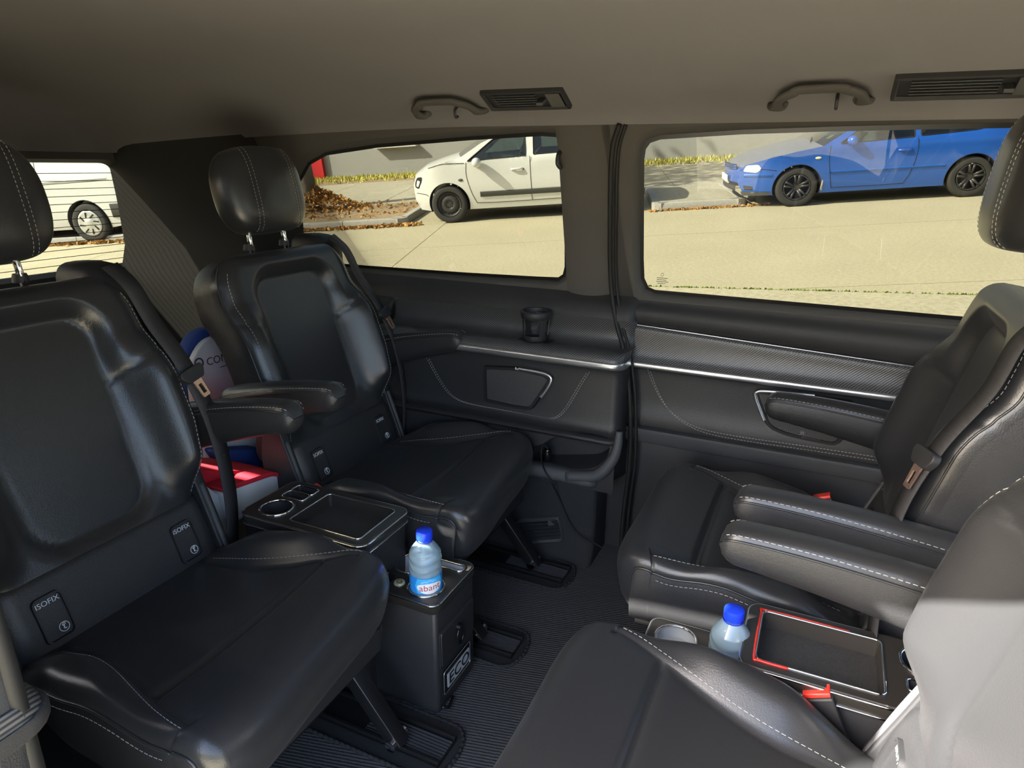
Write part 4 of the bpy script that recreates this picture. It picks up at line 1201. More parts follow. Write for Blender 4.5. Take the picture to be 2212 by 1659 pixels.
    # skin across the top: bonnet, windscreen, roof, tailgate
    S_ = np.array(side); Cn = spec['centre']
    for nm, s0, s1, m_ in spec['skins']:
        G = []
        for t in np.linspace(s0, s1, max(3, int((s1 - s0) * 5))):
            i = min(int(t), len(side) - 2); k = t - i
            sx, sz = S_[i] * (1 - k) + S_[i + 1] * k
            cx_, cz = np.array(Cn[i]) * (1 - k) + np.array(Cn[i + 1]) * k
            y = yside(sx, sz)
            G.append([(sx + (cx_ - sx) * (1 - abs(w) ** 2.4), y * w, sz + (cz - sz) * (1 - abs(w) ** 2.4)) for w in np.linspace(-1, 1, 17)])
        MB().grid(G).build(nm, m_, c, 60)
    # underbody
    MB().box((Lx / 2, 0, base + .10), (Lx - .5, spec['w'] - .5, .16)).build('underbody', DARKIN, c, 0)
    MB().box((Lx * .52, 0, base + .32), (Lx * .5, spec['w'] - .22, .05)).build('cabin_floor', DARKIN, c, 0)
    for wx in wheels:
        for sg in (-1, 1):
            wh = wheel(c, wx, sg * (Wd - .105), spec['wr'], .19, spec['rim'], spec['rimr'], spec['style'])
            if sg > 0: wh.rotation_euler = (0, 0, math.pi)
    for sx, sz in spec['seats']:
        for sy in (-.36, .36):
            G = []
            for z, d, w in ((sz, .30, .24), (sz + .12, .12, .25), (sz + .35, .10, .25), (sz + .58, .09, .22), (sz + .63, .06, .12), (sz + .66, .07, .12), (sz + .80, .06, .13), (sz + .84, .03, .09)):
                x_ = sx + (z - sz) * .28
                G.append([(x_ + d * math.cos(q), sy + w * math.sin(q), z) for q in np.linspace(0, 2 * math.pi, 14, endpoint=False)])
            MB().grid(G, cv=True).build('car_seat', SEATIN, c, 180)
    return c, yside
BLUE = mat('metallic_blue_paint', (.018, .13, .62), .22, metal=.35, coat=1.0)
FADED = mat('sun_faded_bonnet_paint', (.17, .19, .27), .35, metal=.2, coat=.6, noise=1.2, mottle=.25)
WHITEP = mat('white_car_paint', (.66, .67, .665), .3, coat=.8)
DKMOULD = mat('dark_grey_moulding', (.075, .08, .08), .6)
BLUEM = mat('blue_moulding', (.02, .12, .50), .4)
RIMBLK = mat('dark_wheel_paint', (.055, .055, .058), .4, metal=.4)
RIMSTL = mat('black_steel_wheel', (.05, .05, .05), .5, metal=.3)
RIMSIL = mat('silver_hub_cap', (.62, .63, .64), .3, metal=.6)
AMBER = mat('pale_lamp', (.85, .75, .45), .25)
# blue three-door hatchback
g_side = [(.02, .42), (.03, .60), (.12, .70), (.45, .80), (.85, .88), (1.22, .935), (1.55, 1.12), (1.92, 1.33), (2.20, 1.385), (2.8, 1.395), (3.35, 1.36), (3.72, 1.20), (3.98, .98), (4.08, .86), (4.12, .60), (4.10, .38)]
g_cen = [(-.06, .42), (-.05, .60), (.04, .73), (.40, .87), (.80, .96), (1.12, 1.02), (1.46, 1.22), (1.84, 1.40), (2.15, 1.44), (2.8, 1.445), (3.40, 1.41), (3.80, 1.22), (4.06, 1.0), (4.15, .88), (4.16, .60), (4.14, .38)]
g_win = [roundpoly([(1.46, .955), (1.92, 1.265), (2.10, 1.325), (2.52, 1.335), (2.53, .985)], [.03, .05, .05, .02, .02], 3),
         roundpoly([(2.62, .99), (2.61, 1.335), (3.15, 1.315), (3.42, 1.25), (3.56, 1.10), (3.52, 1.05), (3.40, 1.025)], [.02, .02, .06, .06, .05, .03, .03], 3)]
ca, yf = car('blue_hatchback', 'metallic blue three-door hatchback parked across the street', gf[0] - .88, gf[1] + .86, dict(
    w=1.735, paint=BLUE, belt=.95, len=4.15, front_taper=(.75, .28), rear_taper=(.7, .16), tumble=.42, side=g_side, centre=g_cen, wheels=(.88, 3.39), arch=.365, wr=.315, rimr=.205, sill=.20,
    windows=g_win, lines=[[(1.33, .94), (1.32, .75), (1.36, .45), (1.40, .27)], [(2.57, .98), (2.58, .75), (2.52, .45), (2.44, .27)], [(1.40, .275), (2.0, .27), (2.44, .275)], [(.04, .62), (.35, .63), (.56, .60)]],
    mould=[(1.36, 3.0, .50, .545, BLUEM), (.10, .50, .505, .56, BLUEM)], handles=[(2.40, .80)], spots=[(1.16, .76, .045, .02, AMBER)], mirror=(1.62, 1.0),
    skins=[('front_bumper', 0, 1.6, BLUE), ('bonnet', 1.6, 5, FADED), ('windscreen', 5, 7, CARGLASS), ('roof', 7, 10, BLUE), ('tailgate_glass', 10, 12, CARGLASS), ('tailgate', 12, 15, BLUE)],
    rim=RIMBLK, style='spoke', seats=[(1.9, .40), (2.9, .42)]))
ca.matrix_world = SM @ Matrix.Translation((gf[0] - .88 * .945, gf[1] + .78, 0)) @ Matrix.Diagonal((.945, .90, .895, 1))
def decal_lamp(nm, c, yf, pts, m_, off=.006, sgs=(-1, 1)):
    for sg in sgs: MB().panel(pts, [], .04, lambda a, b, sg=sg: (a, sg * (yf(a, b) + off), b), sg > 0).build(nm, m_, c, 180)
decal_lamp('headlamp', ca, yf, roundpoly([(.085, .60), (.28, .575), (.34, .64), (.30, .705), (.13, .695)], .03, 4), HEADL)
MB().grid([[(-.062 + .25 * abs(w) ** 2.4 * .3, .52 * w, z) for w in np.linspace(-1, 1, 9)] for z in (.62, .71)]).build('front_grille', SHADOWGAP, ca, 60)
for k in range(3):
    MB().tube([(-.075 + .08 * abs(w) ** 2.4, .50 * w, .635 + k * .025) for w in np.linspace(-1, 1, 9)], .007, 5).build('grille_bar', BLUE, ca, 180)
MB().lathe([(.045, 0), (.05, -.01), (.04, -.015)], 18, (-.085, 0, .665), 'x').tube([(-.098, y, .665 + z) for y, z in ((-.03, .03), (-.01, -.03), (0, .0), (.01, -.03), (.03, .03))], .005, 5).build('front_badge', CHROME, ca, 60)
MB().box((-.085, 0, .46), (.012, .52, .11)).build('number_plate', mat('plate_white', (.8, .8, .78), .5), ca, 0)
MB().grid([[(-.068 + .06 * abs(w) ** 2.4, .6 * w, z) for w in np.linspace(-1, 1, 9)] for z in (.29, .37)]).build('lower_grille', SHADOWGAP, ca, 60)
decal_lamp('bumper_intake', ca, yf, roundpoly([(.12, .30), (.24, .29), (.24, .35), (.10, .37)], .01, 3), SHADOWGAP, .004)
decal_lamp('bumper_spoiler', ca, yf, roundpoly([(.10, .20), (.50, .20), (.50, .255), (.07, .27)], .01, 3), DKMOULD, .008)
decal_lamp('tail_lamp', ca, yf, roundpoly([(3.92, .80), (4.10, .80), (4.06, .98), (3.94, 1.0)], .03, 3), RED, .006)
decal_lamp('mud_flap', ca, yf, roundpoly([(1.235, .24), (1.27, .24), (1.265, .40), (1.245, .42)], .008, 2), KERB, .006)
MB().box((1.42, -.45, 1.045), (.10, .12, .004), np.array(Matrix.Rotation(-.5, 3, 'Y'))).build('parking_note', mat('yellow_note', (.9, .85, .2), .7), ca, 0)
MB().tube(catmull([(1.10, -.55, 1.00), (1.2, -.25, 1.045), (1.22, .1, 1.05)], 4), .010, 6).build('wiper', SHADOWGAP, ca, 180)
# white five-door hatchback
t_side = [(.03, .40), (.03, .66), (.10, .84), (.30, .96), (.62, 1.05), (.90, 1.13), (1.22, 1.34), (1.52, 1.47), (1.9, 1.505), (2.6, 1.49), (3.2, 1.42), (3.48, 1.10), (3.57, .80), (3.56, .45)]
t_cen = [(-.05, .40), (-.05, .68), (.02, .88), (.22, 1.02), (.52, 1.11), (.78, 1.18), (1.12, 1.40), (1.45, 1.52), (1.9, 1.555), (2.6, 1.54), (3.25, 1.46), (3.55, 1.12), (3.63, .80), (3.62, .45)]
t_win = [roundpoly([(1.00, 1.05), (1.42, 1.395), (1.62, 1.43), (1.93, 1.44), (1.94, 1.08)], [.02, .04, .04, .02, .02], 3),
         roundpoly([(2.06, 1.09), (2.06, 1.44), (2.60, 1.42), (2.78, 1.15), (2.70, 1.10)], [.02, .03, .05, .04, .03], 3)]
cb, yb_ = car('white_hatchback', 'white five-door hatchback parked by the leaf pile', tf[0] - .64, tf[1] + .80, dict(
    zs=(.86, .32), w=1.65, paint=WHITEP, belt=1.06, len=3.6, front_taper=(.6, .26), rear_taper=(.6, .15), tumble=.40, side=t_side, centre=t_cen, wheels=(.64, 3.13), arch=.345, wr=.298, rimr=.195, sill=.20,
    windows=t_win, lines=[[(.98, 1.03), (.97, .80), (1.03, .50), (1.10, .30)], [(2.0, 1.07), (2.0, .8), (2.0, .5), (2.0, .30)], [(1.10, .30), (1.6, .29), (2.8, .30)], [(.35, .97), (.6, 1.03), (.95, 1.02)], [(.08, .52), (.24, .50), (.30, .47)]],
    mould=[(1.17, 2.9, .40, .50, DKMOULD)], handles=[(1.79, .86)], spots=[(.87, .73, .04, .022, DKMOULD), (1.89, .855, .014, .014, DKMOULD)], mirror=(1.17, 1.03),
    skins=[('front_bumper', 0, 1.7, WHITEP), ('bonnet', 1.7, 5, WHITEP), ('windscreen', 5, 7, CARGLASS), ('roof', 7, 10, WHITEP), ('tailgate', 10, 13, WHITEP)],
    rim=RIMSTL, style='steel', seats=[(1.75, .50), (2.55, .50)]))
decal_lamp('headlamp', cb, yb_, roundpoly([(.06, .58), (.13, .56), (.20, .68), (.22, .75), (.12, .74), (.07, .66)], .03, 4), SHADOWGAP)
decal_lamp('headlamp_lens', cb, yb_, roundpoly([(.085, .60), (.125, .59), (.175, .68), (.12, .70)], .02, 4), HEADL, .010)
# white panel van seen through the rear window
v_side = [(.05, .45), (.10, .80), (.35, 1.02), (.95, 1.14), (1.35, 1.50), (1.75, 1.84), (2.2, 1.90), (3.5, 1.91), (4.70, 1.90), (4.84, 1.60), (4.90, .90), (4.90, .42)]
v_cen = [(-.03, .45), (.02, .82), (.27, 1.06), (.85, 1.20), (1.25, 1.58), (1.70, 1.92), (2.2, 1.985), (3.5, 1.99), (4.74, 1.97), (4.88, 1.60), (4.95, .90), (4.95, .42)]
vf = uvpx(213, 523)
cv_, yv_ = car('white_van', 'white delivery van with silver hub caps behind the rear window', vf[0] - 3.92, vf[1] + .86, dict(
    w=1.90, paint=WHITEP, belt=1.16, len=4.9, front_taper=(.8, .22), rear_taper=(.35, .10), tumble=.16, side=v_side, centre=v_cen, wheels=(.91, 3.92), arch=.405, wr=.345, rimr=.225, sill=.25,
    windows=[roundpoly([(1.20, 1.17), (1.62, 1.62), (2.0, 1.68), (2.02, 1.18)], .03, 3)], lines=[[(1.05, 1.14), (1.08, .8), (1.3, .35)], [(2.1, 1.75), (2.1, 1.0), (2.1, .33)], [(3.15, 1.80), (3.15, 1.0), (3.15, .33)], [(2.1, 1.04), (3.2, 1.045), (4.85, 1.05)]],
    mould=[(.95, 4.88, 1.075, 1.10, WHITEP), (4.42, 4.90, .42, .66, DKMOULD)], handles=[(2.25, 1.0)], spots=[], mirror=(1.30, 1.22),
    skins=[('front_bumper', 0, 1.5, DKMOULD), ('bonnet', 1.5, 3, WHITEP), ('windscreen', 3, 5, CARGLASS), ('roof', 5, 8, WHITEP), ('rear_doors', 8, 10, WHITEP), ('rear_bumper', 10, 11, DKMOULD)],
    rim=RIMSIL, style='cap', seats=[(1.9, .60)], mirmat=DKMOULD))
def vanpx(x, y):
    Mi = np.array(cv_.matrix_world.inverted()); d = CR * (x - 1106.0) / FPX + CD * (y - 829.5) / FPX + CF
    o = Mi[:3, :3] @ CAM + Mi[:3, 3]; d = Mi[:3, :3] @ d
    t = (-.90 - o[1]) / d[1]
    return o + t * d
lp = vanpx(92, 340)
text('van_lettering', 'services', .26, mat('grey_lettering', (.25, .25, .27), .6), cv_, frame((lp[0], -yv_(3.15, lp[2]) - .008, lp[2]), (1, 0, 0), (0, -.0, 1)), .002, 'RIGHT')
# ------------------------------------------------------------------ consoles between the seats
CONS = mat('brushed_dark_trim', (.040, .036, .032), .28, metal=.3, spec=.5, bump=(900, .15), coat=.3)
GREYCUP = mat('grey_cup_liner', (.50, .53, .56), .45)
TRAYMAT = mat('grained_tray_mat', (.035, .035, .036), .5, bump=(500, .6, 1))
REDLINE = mat('rim_line_red', (.65, .03, .02), .3, coat=.5)
def rr3(x0, x1, y0, y1, r, z, n=6): return [(a, b, z) for a, b in rrect(x0, x1, y0, y1, r, n)]
def rim_tube(mb, poly, z, r): return mb.tube([(a, b, z) for a, b in poly], r, 6, closed=True)
def circle(cx, cy, r, n=28): return [(cx + r * math.cos(t), cy + r * math.sin(t)) for t in np.linspace(0, 2 * math.pi, n, endpoint=False)]
def upper_console(loc, rz, label, line=None):
    """shallow tray with a cup well and two square compartments; local x towards the aisle"""
    c = empty('console_tray', loc, rz, label, 'console', 'padded consoles between the seats')
    Lx, Wy = .335, .176
    body = MB().grid(np.stack([rr3(0, Lx - .012, -Wy / 2 + .008, Wy / 2 - .008, .012, -.40), rr3(0, Lx - .004, -Wy / 2 + .003, Wy / 2 - .003, .016, -.05), rr3(0, Lx - .004, -Wy / 2 + .003, Wy / 2 - .003, .016, -.026)], 0), cv=True)
    body.build('console_body', LEATHER_B, c, 40)
    outl = rrect(0, Lx, -Wy / 2, Wy / 2, .022, 7)
    tray = rrect(.125, Lx - .022, -Wy / 2 + .020, Wy / 2 - .020, .010, 5)
    cup = circle(.062, -.038, .036)
    sq = [rrect(.030, .092, .012, .040, .006, 3), rrect(.030, .092, .044, .072, .006, 3)]
    top = MB().panel(outl, [tray, cup] + sq, .05, lambda a, b: (a, b, 0))
    top.grid(np.stack([[(a, b, 0) for a, b in outl], [(a, b, -.004) for a, b in grow(outl, .004)], [(a, b, -.022) for a, b in grow(outl, .004)], [(a, b, -.028) for a, b in outl]], 0), cv=True)
    top.build('console_top', CONS, c, 40)
    rim_tube(MB(), grow(outl, .003), -.003, .0022).build('chrome_edge', CHROME, c, 180)
    rim_tube(MB(), grow(outl, .004), -.024, .0016).build('chrome_edge', CHROME, c, 180)
    for nm, hole, dep, wm, fm, rm in (('tray_well', tray, .030, CONS, TRAYMAT, CHROME), ('cup_well', cup, .050, PLASTIC, PLASTIC, CHROME), ('square_well', sq[0], .028, PLASTIC, PLASTIC, CHROME), ('square_well', sq[1], .028, PLASTIC, PLASTIC, CHROME)):
        w = MB().grid(np.stack([[(a, b, 0) for a, b in hole], [(a, b, -dep) for a, b in grow(hole, -.003)]], 0), cv=True).build(nm, wm, c, 40)
        MB().panel(grow(hole, -.002), [], .08, lambda a, b: (a, b, -dep + .0005)).build('well_floor', fm, w, 0)
        rim_tube(MB(), grow(hole, .001), .0008, .0022 if nm != 'cup_well' else .0032).build('well_rim', rm, w, 180)
        if nm == 'tray_well' and line is not None:
            xa, xb, ya, yb = .125, Lx - .022, -Wy / 2 + .020, Wy / 2 - .020
            MB().tube(catmull([(xb - .14, ya - .003, .001), (xb - .006, ya - .003, .001), (xb + .003, ya + .008, .001), (xb + .003, yb - .008, .001), (xb - .006, yb + .003, .001), (xb - .05, yb + .003, .001)], 4), .0026, 6).build('red_rim_line', line, w, 180)  # red line drawn along part of the tray's chrome rim
    return c
def box_console(loc, rz, label, fancy=True, h=.285):
    """upright cool box: cup wells, slot, socket, button on top; drawer with a ring and a badge in front; local x towards the aisle"""
    c = empty('console_box', loc, rz, label, 'console', 'upright consoles in front of the trays')
    Lx, Wy = .195, .172
    x0 = -Lx
    G = [rr3(x0, -.004, -Wy / 2 + .004, Wy / 2 - .004, .010, .002), rr3(x0, -.001, -Wy / 2 + .002, Wy / 2 - .002, .010, .02), rr3(x0, -.001, -Wy / 2 + .002, Wy / 2 - .002, .010, h - .03), rr3(x0, -.004, -Wy / 2 + .005, Wy / 2 - .005, .010, h - .024)]
    MB().grid(np.stack(G, 0), cv=True).build('console_body', LEATHER_B, c, 40)
    outl = rrect(x0, 0, -Wy / 2, Wy / 2, .018, 7)
    cup1, cup2 = circle(-.053, -.036, .0375), circle(-.128, .024, .0375)
    slot = rrect(-.090, -.012, .044, .066, .009, 4)
    top = MB().panel(outl, [cup1, cup2, slot], .04, lambda a, b: (a, b, h))
    top.grid(np.stack([[(a, b, h) for a, b in outl], [(a, b, h - .004) for a, b in grow(outl, .004)], [(a, b, h - .020) for a, b in grow(outl, .004)], [(a, b, h - .026) for a, b in outl]], 0), cv=True)
    top.build('console_top', CONS, c, 40)
    rim_tube(MB(), grow(outl, .003), h - .003, .0018).build('chrome_edge', CHROME, c, 180)
    for nm, hole, dep in (('cup_well', cup1, .022), ('cup_well', cup2, .045), ('slot_well', slot, .035)):
        w = MB().grid(np.stack([[(a, b, h) for a, b in hole], [(a, b, h - dep) for a, b in grow(hole, -.003)]], 0), cv=True).build(nm, GREYCUP, c, 40)
        MB().panel(grow(hole, -.002), [], .05, lambda a, b: (a, b, h - dep + .0005)).build('well_floor', GREYCUP, w, 0)
        rim_tube(MB(), grow(hole, .001), h + .001, .003).build('well_rim', CHROME, w, 180)
    if fancy:
        so = MB().lathe([(0, .012), (.014, .012), (.016, .008), (.016, 0)], 20, (-.150, -.048, h)).box((-.136, -.048, h + .005), (.012, .012, .010)).build('power_socket', GLOSSBLK, c, 40)
        text('socket_print', '12V', .010, WHITE_PRINT, so, frame((-.150, -.048, h + .0125), (.8, .6, 0), (-.6, .8, 0)), .0002)
        bt = MB().lathe([(0, .004), (.0105, .004), (.0125, .002), (.0125, 0)], 20, (-.112, -.050, h)).build('push_button', mat('pale_gold_button', (.72, .70, .45), .3, metal=.4), c, 40)
        MB().tube([(-.112 + .0055 * math.cos(t), -.050 + .0055 * math.sin(t), h + .0045) for t in np.linspace(0, 6.28, 18)], .0008, 5).build('button_ring', CONS, bt, 180)
        # drawer on the aisle face
        fn = lambda a, b, d: (d, a, b)
        dr = MB().grid(np.stack([[fn(a, b, -.001) for a, b in rrect(-.072, .072, .118, .205, .004, 3)], [fn(a, b, .004) for a, b in rrect(-.070, .070, .120, .203, .004, 3)], [fn(a, b, .004) for a, b in rrect(-.060, .060, .130, .193, .004, 3)]], 0), cv=True)
        dr.panel(rrect(-.060, .060, .130, .193, .004, 3), [], .05, lambda a, b: fn(a, b, .004))
        dr = dr.build('drawer', LEATHER_B, c, 40)
        rim_tube2 = MB().tube([fn(a, b, .0005) for a, b in rrect(-.0735, .0735, .1165, .2065, .004, 3)], .002, 5, closed=True).build('drawer_gap', SHADOWGAP, dr, 180)
        MB().tube([fn(.014 * math.cos(t) + .0, .155 + .020 * math.sin(t), .009) for t in np.linspace(0, 2 * math.pi, 28, endpoint=False)], .0028, 7, closed=True).build('pull_ring', GLOSSBLK, dr, 180)
        MB().lathe([(0, .008), (.008, .008), (.009, 0)], 14, (.004, .0, .177), 'x').build('ring_mount', GLOSSBLK, dr, 40)
        bd = MB().prism(rrect(-.064, .052, .042, .100, .006, 3), .0, .003, fn).build('badge_frame', GLOSSBLK, c, 0)
        MB().tube([fn(a, b, .0035) for a, b in rrect(-.065, .053, .041, .101, .006, 3)], .0011, 5, closed=True).build('badge_edge', SILVER, bd, 180)
        MB().prism(rrect(-.050, .048, .050, .086, .002, 2), .003, .0045, fn).build('badge_plate', mat('pale_metal_plate', (.62, .66, .70), .35, metal=.3), bd, 0)
        text('badge_lettering', 'ECO', .040, GLOSSBLK, bd, frame((.0048, .0, .068), (0, 1, 0), (0, 0, 1)), .0008, sx=1.15)
        MB().tube(catmull([(.004, -.078, .022), (.014, -.068, .016), (.010, -.05, .012), (.004, -.03, .010)], 4), .0035, 6).build('drain_hose', GLOSSBLK, c, 180)
    return c
upper_console((-1.115, 1.052, .402), 0, 'dark tray console with cup well between the forward-facing seats')
box_console((-.628, 1.083, 0), 0, 'upright black console box with drawer and metal badge holding a bottle')
upper_console((.300, 1.058, .386), math.pi, 'tray console with a partly red rim between the rear-facing seats', REDLINE)
box_console((-.213, 1.075, 0), math.pi, 'low black cup console beside the second bottle under the tray with the partly red rim', False)

# ------------------------------------------------------------------ water bottles
WATERB = bpy.data.materials.new('clear_bottle'); WATERB.use_nodes = True
n_, l_ = WATERB.node_tree.nodes, WATERB.node_tree.links
n_.remove(n_['Principled BSDF'])
g1 = n_.new('ShaderNodeBsdfTransparent'); g1.inputs[0].default_value = (.78, .92, 1.0, 1)
g2 = n_.new('ShaderNodeBsdfTranslucent'); g2.inputs[0].default_value = (.60, .84, 1.0, 1)
g3 = n_.new('ShaderNodeBsdfDiffuse'); g3.inputs[0].default_value = (.62, .85, 1.0, 1)
g4 = n_.new('ShaderNodeBsdfGlossy'); g4.inputs['Roughness'].default_value = .04
fr = n_.new('ShaderNodeFresnel'); fr.inputs[0].default_value = 1.5
m1, m2, m3 = (n_.new('ShaderNodeMixShader') for _ in range(3))
m1.inputs[0].default_value = .6; m2.inputs[0].default_value = .55
l_.new(g2.outputs[0], m1.inputs[1]); l_.new(g3.outputs[0], m1.inputs[2])
l_.new(g1.outputs[0], m2.inputs[1]); l_.new(m1.outputs[0], m2.inputs[2])
l_.new(fr.outputs[0], m3.inputs[0]); l_.new(m2.outputs[0], m3.inputs[1]); l_.new(g4.outputs[0], m3.inputs[2])
l_.new(m3.outputs[0], n_['Material Output'].inputs[0])
BLUECAP = mat('blue_cap', (.012, .05, .75), .35)
LABELB = bpy.data.materials.new('bottle_label'); LABELB.use_nodes = True
LABELB.node_tree.nodes['Principled BSDF'].inputs['Base Color'].default_value = (.02, .25, .75, 1)
LABELC = mat('label_cyan', (.06, .45, .85), .4)
LABELW = mat('label_white', (.82, .84, .86), .45)
LABELR = mat('label_letters', (.45, .06, .08), .5)
def bottle(loc, rz, label):
    b = empty('water_bottle', loc, rz, label, 'bottle', 'small water bottles in the consoles')
    R = .0345
    prof = []
    for z in np.linspace(0, .158, 70):
        if z < .006: r = R * (.80 + .2 * math.sqrt(z / .006))
        elif z < .102: r = R
        elif z < .137: t = (z - .102) / .035; r = R - (R - .0135) * (1 - math.cos(t * math.pi / 2)) ** .9
        else: r = .0135
        prof.append((float(r), float(z)))
    G = []
    for r, z in prof:
        row = []
        for k in range(48):
            a = 2 * math.pi * k / 48
            rip = 0
            if .066 < z < .118: rip = .0010 * math.sin((z - .066) * 330 + 2.2 * math.sin(2 * a) + a * 2) * min(1, (z - .066) / .006) * min(1, (.118 - z) / .008)
            if .006 < z < .022: rip = .0006 * math.sin(z * 900)
            row.append(((r + rip) * math.cos(a), (r + rip) * math.sin(a), z))
        G.append(row)
    m = MB().grid(G, cv=True)
    m.f.append(tuple(range(48))[::-1]); m.f.append(tuple(len(m.v) - 48 + k for k in range(48)))
    m.build('bottle_body', WATERB, b, 180)
    m = MB().lathe([(0, .1600), (.0145, .1600), (.0168, .1582), (.0173, .1555), (.0173, .1420), (.0166, .1402), (.0145, .1397)], 40, (0, 0, 0))
    m.build('cap', BLUECAP, b, 40)
    MB().lathe([(.0175, .1388), (.0175, .1362), (.0145, .1357)], 40, (0, 0, 0)).build('cap_ring', BLUECAP, b, 40)
    lab = MB().lathe([(R + .0006, .026), (R + .0006, .064)], 60, (0, 0, 0)).build('label', LABELB, b, 180)
    # white oval with cyan sky and red lettering, wrapped round the bottle; faces local -y
    def wrap(s, z, d): 
        a = -math.pi / 2 + s / R
        return ((R + d) * math.cos(a), (R + d) * math.sin(a), z)
    MB().panel([(-.026 + .0, .028), (.026, .028), (.032, .045), (.026, .0625), (-.026, .0625), (-.032, .045)], [], .006, lambda s, z: wrap(s, z, .0010)).build('label_sky', LABELC, lab, 180)
    ov = [(.0275 * math.cos(t), .041 + .0125 * math.sin(t) + .002 * math.cos(2 * t)) for t in np.linspace(0, 2 * math.pi, 36, endpoint=False)]
    MB().panel(ov, [], .005, lambda s, z: wrap(s, z, .0013)).build('label_oval', LABELW, lab, 180)
    tx = text('label_lettering', 'abant', .0205, LABELR, lab, Matrix.Identity(4), .0001, sx=1.0)
    for v in tx.data.vertices:
        s, z = v.co.x, v.co.y
        v.co = Vector(wrap(s, .0415 + z + s * .05, .0017 + max(0, v.co.z)))
    mo = [(-.018, .053), (-.010, .057), (-.006, .0555), (.0, .0595), (.006, .056), (.010, .058), (.018, .053)]
    MB().tube(catmull([wrap(s, z, .0016) for s, z in mo], 3), .0005, 4).build('label_mountains', LABELW, lab, 180)
    for k in range(7):
        MB().tube([wrap(s, .030 + k * .0045, .0011) for s in np.linspace(-.050, -.038, 4)], .0005, 4).build('label_small_print', LABELC, lab, 180)
    return b
bottle((-.681, 1.047, .285 - .0215), .80, 'small clear water bottle with blue cap standing in the upright console box')
bottle((-.058, 1.048, .27), .40, 'small clear water bottle with blue cap between the rear-facing seats')

# ------------------------------------------------------------------ cup holder on the window shelf
ch = empty('cup_holder', (-.735, 1.755, .6635), 0, 'black open-sided cup holder clipped on the window shelf', 'cup holder')
MB().lathe([(.036, .083), (.037, .088), (.041, .089), (.0445, .086), (.045, .078), (.043, .068), (.0385, .064), (.036, .066), (.036, .083)], 40, (0, 0, 0)).build('holder_ring', PLASTIC, ch, 60)
MB().lathe([(.0, .006), (.030, .006), (.034, .010), (.035, .018), (.038, .018), (.037, .006), (.033, .0), (0, .0)], 36, (0, 0, 0)).build('holder_base', PLASTIC, ch, 60)
for a0 in (.5, 1.57, 2.64, 3.75, 5.67):
    G = []
    for z, r in ((.012, .0365), (.03, .0375), (.05, .039), (.07, .0405)):
        wd = .22 + .10 * abs(z - .04) / .03
        G.append([((r + d) * math.cos(a0 + q), (r + d) * math.sin(a0 + q), z) for q, d in ((-wd, 0), (0, 0), (wd, 0), (wd, -.003), (0, -.003), (-wd, -.003))])
    MB().grid(G, cv=True).build('holder_rib', PLASTIC, ch, 60)
MB().prism([(.03, 0), (.018, -.014), (.016, -.012), (.022, 0)], -.009, .009, lambda a, b, h: (h, a, .078 + b)).build('spring_flap', PLASTIC_G, ch, 40)
MB().box((0, .0, -.0010), (.10, .07, .002)).build('shelf_mat', PLASTIC, ch, 0)

# ------------------------------------------------------------------ charger plug and cable in the wall pocket
pc = px(1181, 985, 1, 1.735)
plug = empty('charger_plug', tuple(px(1182, 1000, 1, 1.735)), 0, 'black charger plug in the socket of the wall pocket with its cable', 'charger')
MB().lathe([(.0, .048), (.010, .046), (.0125, .038), (.0125, .012), (.0105, .002), (.0, .0)], 20, (0, 0, 0)).build('plug_body', GLOSSBLK, plug, 60)
MB().lathe([(.0115, .006), (.0125, .004), (.0125, -.004), (.010, -.006)], 20, (0, 0, 0)).build('socket_ring', CHROME, plug, 60)
MB().lathe([(.0105, -.006), (.0100, -.010), (0, -.010)], 20, (0, 0, 0)).build('socket_glow_ring', RED, plug, 60)
MB().box((.006, .012, -.028), (.05, .04, .040)).build('socket_block', PLASTIC, plug, 40, .004)
cab = [px(1184, 970, 1, 1.730), px(1173, 960, 1, 1.722), px(1169, 985, 1, 1.705), px(1172, 1003, 1, 1.685), px(1178, 1020, 1, 1.668), px(1193, 1045, 1, 1.668), px(1205, 1070, 1, 1.700), px(1216, 1098, 1, 1.702), px(1225, 1120, 1, 1.698), px(1242, 1148, 1, 1.694), px(1262, 1163, 1, 1.690), px(1282, 1172, 1, 1.682), px(1300, 1183, 1, 1.674)]
pl = np.array(plug.location)
cab[11][2] = max(cab[11][2], .012); cab[12][2] = max(cab[12][2], .006)
MB().tube(catmull([p - pl for p in cab], 8), .0022, 8).build('cable', RUBBER, plug, 180)

